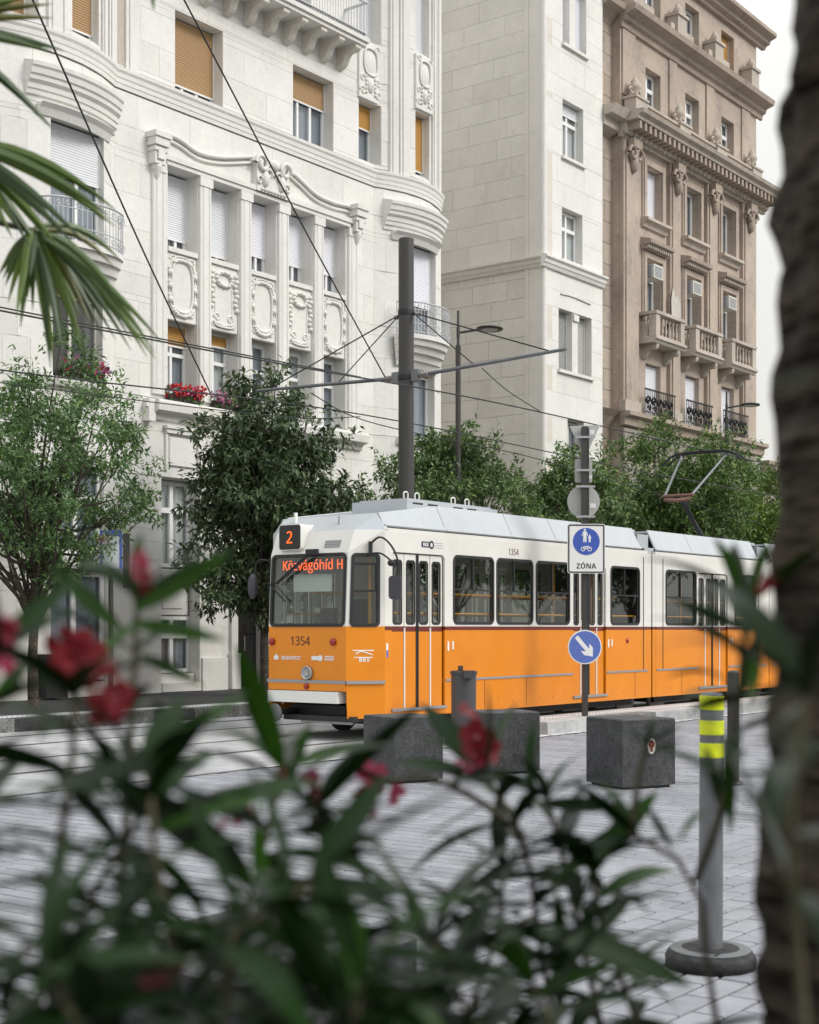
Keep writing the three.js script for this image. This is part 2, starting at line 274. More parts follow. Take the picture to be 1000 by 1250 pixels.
// carved panel: frame band, cartouche ring, garlands or ribbons
function relief(parent, [x0, x1, y0, y1], z, kind, m, seed) {
  const r = rng(seed), p = obj('relief_panel', bev(x0, x1, y0, y1, z - 0.1, z, 0.015), m, parent), cx = (x0 + x1) / 2, w = x1 - x0, h = y1 - y0, gs = [], pal = [];
  const ring = (px, py, rx, ry, th, a0 = 0, a1 = Math.PI * 2, n = 18) => tube(Array.from({ length: n + 1 }, (_, k) => { const a = a0 + (a1 - a0) * k / n, q = Math.pow(Math.abs(Math.cos(a)), 0.6) * Math.sign(Math.cos(a)), t = Math.pow(Math.abs(Math.sin(a)), 0.75) * Math.sign(Math.sin(a)); return V(px + rx * q, py + ry * t, z + 0.02); }), th, 5, n * 2);
  if (kind === 'oval') {
    pal.push(ring(cx, y0 + h * 0.52, w * 0.36, h * 0.38, 0.035), ring(cx, y0 + h * 0.52, w * 0.44, h * 0.44, 0.02));
    for (const s of [-1, 1]) { gs.push(scroll(cx + s * w * 0.3, y0 + h * 0.9, z, w * 0.12, s), scroll(cx + s * w * 0.3, y0 + h * 0.13, z, w * 0.13, -s), scroll(cx + s * w * 0.4, y0 + h * 0.55, z, w * 0.09, s)); }
    for (let k = 0; k < 11; k++) { const a = -Math.PI * (k + 0.5) / 11; gs.push(ball(cx + w * 0.33 * Math.cos(a), y0 + h * 0.2 + h * 0.12 * Math.sin(a), z + 0.01, rr(0.05, 0.085, r), rr(0.04, 0.07, r), 0.07)); }
    for (let k = 0; k < 7; k++) { const a = Math.PI * (k + 0.5) / 7; gs.push(ball(cx + w * 0.26 * Math.cos(a), y0 + h * 0.86 + h * 0.05 * Math.sin(a), z + 0.01, 0.065, 0.055, 0.07)); }
    for (const s of [-1, 1]) for (const t of [0.3, 0.5, 0.7]) gs.push(ball(cx + s * w * 0.42, y0 + h * t, z + 0.015, 0.075, 0.085, 0.08), ball(cx + s * w * 0.44, y0 + h * (t + 0.06), z + 0.01, 0.05, 0.07, 0.06));
  } else if (kind === 'wreath') {
    pal.push(ring(cx, y0 + h * 0.8, w * 0.26, h * 0.1, 0.05, 0, Math.PI * 2, 12));
    for (let k = 0; k < 12; k++) { const a = k / 12 * Math.PI * 2; gs.push(ball(cx + w * 0.27 * Math.cos(a), y0 + h * 0.8 + h * 0.105 * Math.sin(a), z + 0.03, 0.065, 0.055, 0.07)); }
    for (const s of [-1, 1]) { for (let k = 0; k < 8; k++) gs.push(ball(cx + s * w * (0.42 + 0.03 * Math.sin(k * 2)), y0 + h * (0.88 - k * 0.075), z + 0.012, 0.07, 0.065, 0.075)); gs.push(scroll(cx + s * w * 0.24, y0 + h * 0.2, z, w * 0.12, s), scroll(cx + s * w * 0.36, y0 + h * 0.09, z, w * 0.09, -s)); pal.push(rod(V(cx + s * w * 0.31, y0 + h * 0.18, z), V(cx + s * w * 0.31, y0 + h * 0.68, z), 0.022, 0.022, 6)); }
    pal.push(ring(cx, y0 + h * 0.14, w * 0.36, h * 0.08, 0.03, Math.PI, Math.PI * 2, 8));
    for (let k = 0; k < 6; k++) gs.push(ball(cx + w * (k - 2.5) * 0.1, y0 + h * (0.08 + 0.03 * Math.abs(k - 2.5) / 2.5), z + 0.012, 0.04, 0.035, 0.04));
  } else { // mask: a face below a shield with volutes
    pal.push(ring(cx, y0 + h * 0.68, w * 0.3, h * 0.23, 0.035)); gs.push(ball(cx, y0 + h * 0.68, z - 0.02, w * 0.26, h * 0.2, 0.06, 12, 8), ball(cx, y0 + h * 0.26, z, w * 0.14, h * 0.13, 0.09, 12, 10), ball(cx, y0 + h * 0.25, z + 0.085, 0.022, 0.05, 0.03), ball(cx - 0.05, y0 + h * 0.29, z + 0.07, 0.025, 0.014, 0.02), ball(cx + 0.05, y0 + h * 0.29, z + 0.07, 0.025, 0.014, 0.02), ball(cx, y0 + h * 0.2, z + 0.07, 0.04, 0.014, 0.02));
    for (const s of [-1, 1]) { gs.push(scroll(cx + s * w * 0.3, y0 + h * 0.93, z, w * 0.13, s), scroll(cx + s * w * 0.34, y0 + h * 0.35, z, w * 0.12, -s), scroll(cx + s * w * 0.34, y0 + h * 0.13, z, w * 0.13, s)); for (let k = 0; k < 5; k++) gs.push(ball(cx + s * w * 0.2, y0 + h * (0.12 + 0.07 * k), z + 0.01, 0.04, 0.045, 0.05)); }
  }
  obj('cartouche', pal, m, p); obj('garland', gs, m, p); return p;
}
// flower box with foliage and blossoms
function flowerBox(x, y, z, w, label, cols, seed) {
  const r = rng(seed), t = thing('flower_box', label, 'flower box', 'window flower boxes', [x, y, z]);
  obj('trough', [bx(-w / 2, w / 2, 0, 0.17, -0.1, 0.1)], mat([0.05, 0.04, 0.04], 0.8), t);
  const leaf = [], fl = cols.map(() => []);
  const card = (px, py, pz, s) => { const g = new THREE.PlaneGeometry(s, s * 0.8); g.rotateX(r() * 3).rotateY(r() * 6).rotateZ(r() * 6).translate(px, py, pz); return fin(g); };
  for (let k = 0; k < 260; k++) leaf.push(card(rr(-w / 2 - 0.08, w / 2 + 0.08, r), rr(0.05, 0.36, r) - r() * 0.1, rr(-0.1, 0.22, r), rr(0.04, 0.08, r)));
  for (let k = 0; k < 110; k++) { const px = rr(-w / 2 - 0.06, w / 2 + 0.1, r), py = rr(0.1, 0.42, r), pz = rr(0, 0.26, r), c = Math.floor(r() * cols.length); for (let j = 0; j < 4; j++) fl[c].push(card(px + rr(-0.03, 0.03, r), py + rr(-0.03, 0.03, r), pz + rr(-0.03, 0.03, r), 0.05)); }
  obj('foliage', leaf, mat([0.07, 0.14, 0.04], 0.7), t);
  fl.forEach((g, k) => g.length && obj('blossom', g, mat(cols[k], 0.7), t));
}

// ---------------------------------------------------------------- white stone apartment house with two bowed bays
const FZ = -24.6;
{
  const T = thing('stone_apartment_house', 'ornate white stone apartment house with bowed bays and carved panels', 'building');
  const bays = [[20.3, 1.72, 0.45], [32.75, 1.55, 0.4]];
  const bow = (x) => { for (const [c, h, s] of bays) { const t = (x - c) / h; if (Math.abs(t) < 1) return s * (1 - t * t); } return 0; };
  const inBay = (x) => bays.some(([c, h]) => Math.abs(x - c) < h + 0.3);
  const rec = [[23.61, 24.55], [24.98, 25.93], [26.36, 27.28], [27.74, 28.65], [29.07, 30.0]];
  const holes = [
    ...rec.map(([a, b]) => [a, b, 6.8, 12.2]),
    [19.9, 21.5, 9.55, 12.3], [19.95, 21.45, 6.85, 8.95], [31.95, 33.7, 9.55, 12.3], [32.0, 33.6, 6.85, 8.95],
    [18.7, 19.62, 14.15, 16.2], [20.45, 21.3, 14.15, 16.2], [23.84, 25.4, 14.05, 15.85], [27.92, 29.5, 14.0, 15.85], [30.55, 31.4, 14.15, 15.75], [32.55, 33.25, 14.15, 15.9], [30.55, 31.4, 17.4, 19.6], [32.55, 33.25, 17.55, 19.6], [25.2, 26.2, 17.2, 19.6], [27.6, 28.6, 17.2, 19.6],
    [23.41, 24.63, 0.35, 5.08], [20.1, 21.5, 3.2, 5.1], [19.9, 21.6, 0.5, 2.9], [25.85, 26.85, 0.2, 3.2], [26.1, 27.3, 3.6, 5.1], [28.3, 29.5, 0.6, 5.08], [31.9, 33.5, 3.2, 5.1], [31.9, 33.5, 0.5, 2.9],
  ];
  const reg = [14.5, 34.3, 0.2, 21];
  wallWithHoles('wall', reg, holes, FZ - 0.04, 0.55, M.mortar, T, bow, 0.22);
  obj('end_wall', [bx(33.8, 34.28, 0.2, 21, FZ - 14, FZ - 0.6)], M.white, T);
  obj('rooms', [bx(14.6, 33.7, 0.2, 21, FZ - 4.6, FZ - 4.4), ...[0.2, 3.0, 5.7, 9.15, 13.2, 16.7, 20.6].map((y) => bx(14.6, 33.7, y, y + 0.2, FZ - 4.39, FZ - 0.62)), ...[14.6, 18.0, 22.4, 26.1, 30.3, 33.5].map((x) => bx(x, x + 0.15, 0.41, 20.6, FZ - 4.38, FZ - 0.64))], M.room, T);
  const wm = [M.white, M.white, M.whiteB, M.whiteC];
  [[17.4, 18.58, 1.2], [18.58, 22.02, 0.6], [22.02, 31.2, 1.45], [31.2, 34.3, 0.6]].forEach(([a, b, w], k) => { ashlar(T, [a, b, 0.2, 13.55], holes, FZ - 0.04, 0.74, w, wm, 3 + k, { bow }); ashlar(T, [a, b, 14.05, 20.2], holes, FZ - 0.04, 0.77, w, wm, 14 + k, { bow }); });
  // string course over the whole front
  obj('cornice', [[14.5, 18.58, 1], [18.58, 22.02, 16], [22.02, 31.2, 1], [31.2, 34.3, 16]].map(([a, b, n]) => bent(sweep(a, b, [[0, 13.55], [0.03, 13.55], [0.04, 13.64], [0.055, 13.65], [0.06, 13.74], [0.08, 13.77], [0.09, 13.86], [0.125, 13.91], [0.13, 13.98], [0, 14.03]], n, FZ), bow)), M.white, T);
  [[14.5, 19.85], [21.65, 23.36], [24.68, 25.8], [26.9, 28.25], [29.55, 31.85], [33.55, 34.33]].forEach(([a, b]) => { const n = inBay((a + b) / 2) ? 8 : 1; obj('plinth', Array.from({ length: n }, (_, k) => bent(bx(a + (b - a) * k / n, a + (b - a) * (k + 1) / n, 0.19, 0.95, FZ - 0.05, FZ + 0.055), bow)), M.whiteB, T); });
  // colonnade: pilasters, carved panels, windows above and below
  const pil = [[22.95, 23.61], [24.55, 24.98], [25.93, 26.36], [27.28, 27.74], [28.65, 29.07], [30.0, 30.5]];
  for (const [a, b] of pil) { const c = (a + b) / 2, w = Math.min(0.43, b - a) / 2 - 0.02; const o = obj('pilaster', [sweepUp(c, w, 6.95, 12.2)], M.white, T); obj('capital', [bx(c - w - 0.015, c + w + 0.015, 11.98, 12.19, FZ, FZ + 0.105)], M.white, o); }
  function sweepUp(c, w, y0, y1) { const s = new THREE.Shape(); s.moveTo(c - w, -0.3); s.lineTo(c - w, 0.03); s.quadraticCurveTo(c - w, 0.085, c - w * 0.6, 0.085); s.lineTo(c - w * 0.5, 0.06); s.lineTo(c - w * 0.4, 0.085); s.lineTo(c + w * 0.4, 0.085); s.lineTo(c + w * 0.5, 0.06); s.lineTo(c + w * 0.6, 0.085); s.quadraticCurveTo(c + w, 0.085, c + w, 0.03); s.lineTo(c + w, -0.3); s.closePath();
    return fin(extr(s, y1 - y0, 3).rotateX(-Math.PI / 2).scale(1, 1, -1).translate(0, y0, FZ)); }
  const dropU = [0.82, 0.88, 0.72, 0.7, 0.68], dropL = [0.24, 0.13, 0, 0, 0];
  rec.forEach(([a, b], k) => {
    windowIn(T, [a, b, 10.38, 12.16], FZ - 0.4, { shutter: k < 2 ? M.shutWhite : M.shutPale, drop: dropU[k], cols: 2, split: 0.68, curtain: M.curtain });
    obj('sill', [bx(a, b, 10.27, 10.38, FZ - 0.45, FZ + 0.03)], M.whiteB, T);
    relief(T, [a + 0.005, b - 0.005, 8.72, 10.265], FZ - 0.03, k % 2 ? 'wreath' : 'oval', M.white, 40 + k);
    obj('recess_back', [bx(a, b, 8.66, 10.27, FZ - 0.55, FZ - 0.36)], M.whiteB, T);
    windowIn(T, [a, b, 6.85, 8.66], FZ - 0.4, { shutter: M.shutWood, drop: dropL[k], cols: 2, transom: 0.64, curtain: k % 2 ? M.curtainPale : M.curtain });
  });
  obj('lintel', [bx(23.5, 30.1, 12.2, 12.3, FZ, FZ + 0.1), bx(23.3, 30.3, 12.3, 12.42, FZ, FZ + 0.14)], M.white, T);
  const swagA = [[22.95, 12.72], [23.4, 12.9], [23.9, 12.88], [24.5, 12.74], [25.2, 12.8], [26.35, 13.1]], swagB = [[27.65, 13.15], [28.2, 12.95], [28.7, 12.76], [29.4, 12.7], [30.1, 12.74], [30.75, 12.66]];
  for (const s of [swagA, swagB]) obj('swag_moulding', [tube(s.map(([x, y]) => V(x, y, FZ + 0.05)), 0.055, 6, 30), tube(s.map(([x, y]) => V(x, y - 0.14, FZ + 0.03)), 0.04, 6, 30)], M.white, T);
  for (const c of [23.18, 30.35]) { const o = obj('console', [bx(c - 0.22, c + 0.22, 12.5, 12.76, FZ, FZ + 0.3), bx(c - 0.25, c + 0.25, 12.68, 12.8, FZ, FZ + 0.34), bx(c - 0.17, c + 0.17, 12.1, 12.5, FZ, FZ + 0.22), bx(c - 0.1, c + 0.1, 12.2, 12.42, FZ + 0.2, FZ + 0.27), bx(c - 0.2, c + 0.2, 12.38, 12.46, FZ, FZ + 0.26)], M.white, T); obj('drop', [lathe([[0, -0.2], [0.06, -0.12], [0.09, 0], [0.13, 0.06], [0.12, 0.14], [0, 0.14]], 10).translate(c, 11.98, FZ + 0.1)], M.white, o); }
  { const o = obj('keystone', [bx(26.42, 27.6, 12.3, 13.05, FZ, FZ + 0.16)], M.white, T), g = []; for (const s of [-1, 1]) g.push(scroll(27 + s * 0.42, 12.95, FZ + 0.2, 0.24, s), scroll(27 + s * 0.2, 12.75, FZ + 0.2, 0.15, -s), ball(27 + s * 0.3, 12.62, FZ + 0.18, 0.12, 0.2, 0.1), scroll(27 + s * 0.5, 12.55, FZ + 0.18, 0.13, -s)); for (let k = 0; k < 8; k++) g.push(ball(26.6 + k * 0.115, 12.36, FZ + 0.17, 0.05, 0.05, 0.05)); g.push(ball(27, 13.02, FZ + 0.18, 0.2, 0.14, 0.12, 10, 8)); obj('carving', g, M.white, o); }
  // flower-box ledge and framed panels under the colonnade
  obj('ledge', [sweep(23.05, 30.6, [[0, 6.35], [0.08, 6.38], [0.12, 6.5], [0.3, 6.56], [0.32, 6.74], [0.3, 6.8], [0, 6.83]], 1, FZ)], M.white, T);
  obj('ledge_scroll', [scroll(23.0, 6.6, FZ + 0.16, 0.18, -1), bx(22.85, 23.05, 6.3, 6.8, FZ, FZ + 0.2)], M.white, T);
  for (const [a, b] of [[23.5, 24.6], [26.15, 27.25], [28.35, 29.45]]) { obj('wall_panel', [bev(a + 0.12, b - 0.12, 5.36, 6.02, FZ - 0.01, FZ + 0.05, 0.02), bx(a, b, 6.1, 6.2, FZ, FZ + 0.1), bx(a - 0.04, b + 0.04, 6.2, 6.27, FZ, FZ + 0.14), bx(a, a + 0.07, 5.25, 6.1, FZ, FZ + 0.06), bx(b - 0.07, b, 5.25, 6.1, FZ, FZ + 0.06)], M.white, T); }
  obj('wall_panel', [bev(23.5, 24.55, 1.95, 3.02, FZ - 0.4, FZ - 0.3, 0.02), bev(23.7, 24.35, 2.1, 2.9, FZ - 0.31, FZ - 0.27, 0.02)], M.whiteB, T);
  // ground and mezzanine windows
  windowIn(T, [23.41, 24.63, 3.06, 5.05], FZ - 0.32, { cols: 2, transom: 0.66, curtain: M.curtainPale, fw: 0.09 });
  windowIn(T, [23.41, 24.63, 0.62, 1.93], FZ - 0.32, { cols: 2, transom: 0.66, curtain: M.curtain, fw: 0.09 });
  obj('step', [bx(23.41, 24.63, 0.2, 0.4, FZ - 0.42, FZ + 0.05), bx(23.41, 24.63, 0.4, 0.6, FZ - 0.42, FZ - 0.15)], M.whiteB, T);
  windowIn(T, [20.1, 21.5, 3.24, 5.06], FZ - 0.3, { bow, cols: 2, transom: 0.66, curtain: M.curtain, fw: 0.08 });
  windowIn(T, [19.9, 21.6, 0.55, 2.86], FZ - 0.3, { bow, cols: 2, curtain: M.curtain, fw: 0.1 });
  windowIn(T, [31.9, 33.5, 3.24, 5.06], FZ - 0.3, { bow, cols: 2, transom: 0.66, curtain: M.curtain, fw: 0.08 });
  windowIn(T, [31.9, 33.5, 0.55, 2.86], FZ - 0.3, { bow, cols: 2, curtain: M.curtain, fw: 0.1 });
  windowIn(T, [28.3, 29.5, 3.06, 5.05], FZ - 0.32, { cols: 2, transom: 0.66, curtain: M.curtainPale, fw: 0.09 });
  windowIn(T, [28.3, 29.5, 0.62, 2.9], FZ - 0.32, { cols: 2, transom: 0.66, curtain: M.curtain, fw: 0.09 });
  windowIn(T, [26.1, 27.3, 3.64, 5.05], FZ - 0.32, { cols: 2, curtain: M.curtain, fw: 0.08 });
  const dr = obj('door', [bx(25.85, 26.85, 0.22, 3.18, FZ - 0.36, FZ - 0.28), ...[0.6, 1.5].map((y) => bev(25.95, 26.32, y, y + 0.75, FZ - 0.28, FZ - 0.25, 0.03)), ...[0.6, 1.5].map((y) => bev(26.4, 26.77, y, y + 0.75, FZ - 0.28, FZ - 0.25, 0.03))], mat([0.022, 0.021, 0.022], 0.3), T);
  obj('handle', [rod(V(26.36, 1.1, FZ - 0.2), V(26.36, 1.45, FZ - 0.2), 0.018)], M.steel, dr); obj('notice', [bx(26.1, 26.25, 1.75, 1.95, FZ - 0.279, FZ - 0.27)], M.pvc, dr);
  obj('door_surround', [bx(25.62, 25.83, 0.2, 3.4, FZ - 0.02, FZ + 0.09), bx(25.56, 25.86, 0.2, 1.05, FZ - 0.02, FZ + 0.16), bx(26.87, 27.08, 0.2, 3.4, FZ - 0.02, FZ + 0.09), bx(25.6, 27.1, 3.4, 3.55, FZ, FZ + 0.14), scroll(25.72, 2.75, FZ + 0.14, 0.13, 1), scroll(25.72, 2.5, FZ + 0.16, 0.09, -1)], M.white, T);
  { const o = obj('wall_lamp', [bx(25.05, 25.6, 3.43, 3.47, FZ + 0.05, FZ + 0.08), rod(V(25.1, 3.45, FZ + 0.06), V(25.5, 3.0, FZ + 0.06), 0.02), rod(V(25.55, 3.45, FZ + 0.06), V(25.5, 3.0, FZ + 0.06), 0.02)], M.iron, T); obj('bracket', [rod(V(25.3, 3.44, FZ - 0.02), V(25.3, 3.44, FZ + 0.08), 0.02)], M.iron, o); }
  // bay windows with hoods and bowed balconies
  bays.forEach(([c, hw, s], k) => {
    const a = k ? 31.95 : 19.9, b = k ? 33.7 : 21.5, cc = k ? 32.75 : 20.65, w2 = k ? 1.3 : 1.32;
    windowIn(T, [a, b, 9.6, 12.25], FZ - 0.36, { bow, shutter: k ? M.shutPale : M.shutWhite, drop: k ? 0.6 : 0.4, cols: 2, split: k ? 0.5 : 0.62, curtain: M.curtain, fw: 0.07 });
    windowIn(T, [k ? 32.0 : 19.95, k ? 33.6 : 21.45, 6.9, 8.9], FZ - 0.36, { bow, shutter: M.shutTan, drop: 0.12, cols: 2, curtain: k ? M.curtain : undefined, fm: k ? M.pvc : M.pvcOld });
    const prof = [[0, 12.45], [0.05, 12.45], [0.06, 12.54], [0.11, 12.57], [0.12, 12.66], [0.15, 12.68], [0.16, 12.78], [0.23, 12.84], [0.24, 12.92], [0.28, 12.95], [0.3, 13.06], [0.34, 13.1], [0.35, 13.18], [0, 13.28]];
    const bulge = (x) => bow(x) * 0.8 + 0.06 * (1 - Math.pow((x - cc) / w2, 2));
    obj('hood', [bent(sweep(cc - w2, cc + w2, prof, 18, FZ), bulge)], M.white, T);
    obj('hood_corbel', [bent(sweep(cc - w2 + 0.25, cc + w2 - 0.25, [[0, 12.2], [0.03, 12.2], [0.1, 12.34], [0.2, 12.42], [0, 12.42]], 16, FZ), bow)], M.white, T);
    const ba = grp('balcony', T), plan = (t, out) => { const A = Math.PI * t; return V(cc - Math.cos(A) * (0.98 + out * 0.15), 0, FZ + bow(cc) * 0.8 + Math.pow(Math.sin(A), 0.7) * out); };
    const ringSolid = (y0, y1, out, ins) => { const v = [], n = 20; for (let i = 0; i < n; i++) { const p = plan(i / n, out), q = plan((i + 1) / n, out), p2 = plan(i / n, out - ins), q2 = plan((i + 1) / n, out - ins), m = V(cc, 0, FZ - 0.1); v.push(p2.x, y0, p2.z, q2.x, y0, q2.z, q.x, y1, q.z, p2.x, y0, p2.z, q.x, y1, q.z, p.x, y1, p.z, p.x, y1, p.z, q.x, y1, q.z, m.x, y1, m.z, q2.x, y0, q2.z, p2.x, y0, p2.z, m.x, y0, m.z); } const g = new THREE.BufferGeometry(); g.setAttribute('position', new THREE.Float32BufferAttribute(v, 3)); return fin(g); };
    obj('slab', [ringSolid(9.5, 9.62, 0.66, 0.0), ringSolid(9.34, 9.5, 0.6, 0.06), ringSolid(9.16, 9.34, 0.46, 0.08), ringSolid(8.98, 9.16, 0.3, 0.09), ringSolid(8.8, 8.98, 0.16, 0.12)], M.white, ba);
    const bars = [], orn = [], n = 26, P = (t, y, o = 0.64) => { const q = plan(t, o); q.y = y; return q; };
    for (let i = 0; i <= n; i++) { const t = 0.02 + 0.96 * i / n; bars.push(rod(P(t, 9.62), P(t, 10.48), 0.012, 0.012, 4)); if (i % 2) orn.push(scrollOn(t, 9.78, 0.05), scrollOn(t, 10.36, 0.045)); }
    function scrollOn(t, y, s2) { const q = P(t, y, 0.655); return tube(Array.from({ length: 9 }, (_, j) => V(q.x + s2 * Math.cos(j * 0.8), q.y + s2 * Math.sin(j * 0.8), q.z)), 0.011, 4, 12); }
    const hoop = (y, r) => tube(Array.from({ length: 15 }, (_, i) => P(0.02 + 0.96 * i / 14, y)), r, 5, 30);
    obj('railing', bars, M.ironPale, ba); obj('rail_hoop', [hoop(9.68, 0.015), hoop(9.9, 0.013), hoop(10.28, 0.013), hoop(10.48, 0.024)], M.ironPale, ba); obj('scrollwork', orn, M.ironPale, ba);
    obj('sill', [bent(sweep(a - 0.1, b + 0.1, [[0, 6.66], [0.12, 6.68], [0.16, 6.78], [0.16, 6.84], [-0.3, 6.86]], 8, FZ), bow)], M.whiteB, T);
  });
  // upper floor
  windowIn(T, [18.7, 19.62, 14.2, 16.15], FZ - 0.34, { bow, shutter: M.shutTan, drop: 0.95, cols: 2, curtain: M.curtain });
  windowIn(T, [20.45, 21.3, 14.2, 16.15], FZ - 0.34, { bow, shutter: M.shutTan, drop: 0.9, cols: 1, curtain: M.curtain });
  windowIn(T, [23.84, 25.4, 14.07, 15.82], FZ - 0.34, { shutter: M.shutTan, drop: 0.87, cols: 3, curtain: M.curtain });
  windowIn(T, [27.92, 29.5, 14.05, 15.82], FZ - 0.34, { shutter: M.shutTan, drop: 0.38, cols: 3, curtain: M.curtain });
  windowIn(T, [30.55, 31.4, 14.15, 15.72], FZ - 0.3, { bow, shutter: M.shutWood, drop: 0.38, cols: 1, curtain: M.curtain });
  windowIn(T, [32.55, 33.25, 14.15, 15.86], FZ - 0.3, { bow, shutter: M.shutWood, drop: 0.86, cols: 1, curtain: M.curtain });
  windowIn(T, [30.55, 31.4, 17.4, 19.55], FZ - 0.3, { bow, shutter: M.shutWhite, drop: 0.97, cols: 1, curtain: M.curtain });
  windowIn(T, [32.55, 33.25, 17.55, 19.55], FZ - 0.3, { bow, shutter: M.shutWhite, drop: 0.97, cols: 1, curtain: M.curtain });
  windowIn(T, [25.2, 26.2, 17.2, 19.55], FZ - 0.3, { cols: 2, transom: 0.7, curtain: M.curtainPale, shutter: M.shutWhite, drop: 0.3 });
  windowIn(T, [27.6, 28.6, 17.2, 19.55], FZ - 0.3, { cols: 2, transom: 0.7, curtain: M.curtainPale, shutter: M.shutWhite, drop: 0.3 });
  relief(T, [30.5, 31.45, 15.78, 17.3], FZ + bow(30.98) + 0.06, 'mask', M.white, 61); relief(T, [32.5, 33.3, 15.95, 17.45], FZ + bow(32.9) + 0.06, 'mask', M.white, 62);
  for (const [c, w] of [[19.98, 0.17], [20.2, 0.06], [21.5, 0.1], [21.85, 0.18], [22.5, 0.2], [31.75, 0.13], [32.1, 0.17], [33.5, 0.12], [33.9, 0.2]]) obj('pilaster', [bent(bx(c - w, c + w, 14.0, 20, FZ - 0.05, FZ + 0.06), bow), bent(bx(c - w * 0.55, c + w * 0.55, 13.99, 20, FZ - 0.05, FZ + 0.09), bow)], M.white, T);
  obj('wall_recess', [bent(bx(22.03, 22.28, 14.08, 20, FZ - 0.05, FZ + 0.004), bow)], M.tanPale, T);
  // long balcony on corbels
  { const b = grp('balcony', T); obj('slab', [bx(24.3, 30.0, 16.76, 16.86, FZ, FZ + 0.72), bx(24.25, 30.05, 16.86, 16.97, FZ, FZ + 0.78)], M.whiteB, b);
    const cp = new THREE.Shape(); cp.moveTo(0, 0); cp.lineTo(0.86, 0); cp.lineTo(0.86, -0.12); cp.quadraticCurveTo(0.78, -0.22, 0.6, -0.2); cp.quadraticCurveTo(0.42, -0.2, 0.36, -0.38); cp.quadraticCurveTo(0.28, -0.62, 0, -0.66); cp.closePath();
    const cg = fin(extr(cp, 0.24, 4).translate(0, 0, -0.12).scale(0.78, 0.8, 0.9).rotateY(-Math.PI / 2));
    for (const x of [24.75, 25.5, 26.2, 26.93, 27.62, 28.35, 29.05, 29.72]) obj('corbel', fin(cg.clone().translate(x, 16.76, FZ)), M.creamB, b);
    const bars = []; for (let x = 24.32; x < 30.0; x += 0.105) bars.push(rod(V(x, 16.98, FZ + 0.72), V(x, 17.9, FZ + 0.72), 0.011, 0.011, 4)); for (let z = 0.1; z < 0.7; z += 0.105) for (const x of [24.32, 29.98]) bars.push(rod(V(x, 16.98, FZ + z), V(x, 17.9, FZ + z), 0.011, 0.011, 4));
    obj('railing', bars, M.ironPale, b); obj('handrail', [bx(24.28, 30.02, 17.88, 17.93, FZ + 0.69, FZ + 0.75), bx(24.28, 30.02, 17.08, 17.11, FZ + 0.705, FZ + 0.735), bx(29.96, 30.02, 17.88, 17.93, FZ, FZ + 0.69), bx(24.28, 24.34, 17.88, 17.93, FZ, FZ + 0.69)], M.ironPale, b);
    obj('scrollwork', Array.from({ length: 53 }, (_, k) => tube(Array.from({ length: 8 }, (_, j) => V(24.4 + k * 0.105 + 0.04 * Math.cos(j * 0.85), 17.03 + 0.04 * Math.sin(j * 0.85), FZ + 0.735)), 0.011, 4, 10)), M.iron, b); }
  obj('roof_cornice', [sweep(14.5, 34.4, corniceProfile(20.2, 0.8, 0.9), 1, FZ)], M.white, T);
  flowerBox(24.02, 6.83, FZ + 0.05, 0.95, 'flower box of red and pink blossoms on the ledge below the wooden shutter', [[0.55, 0.02, 0.05], [0.6, 0.1, 0.25], [0.7, 0.05, 0.05]], 5);
  flowerBox(25.42, 6.83, FZ + 0.05, 0.9, 'flower box of pale pink and purple blossoms on the stone ledge', [[0.55, 0.2, 0.35], [0.45, 0.12, 0.3], [0.6, 0.4, 0.5]], 6);
  flowerBox(20.75, 6.88, FZ + 0.45, 1.0, 'flower box of purple and red blossoms under the bowed balcony', [[0.25, 0.12, 0.45], [0.55, 0.04, 0.1], [0.5, 0.2, 0.35]], 7);
}
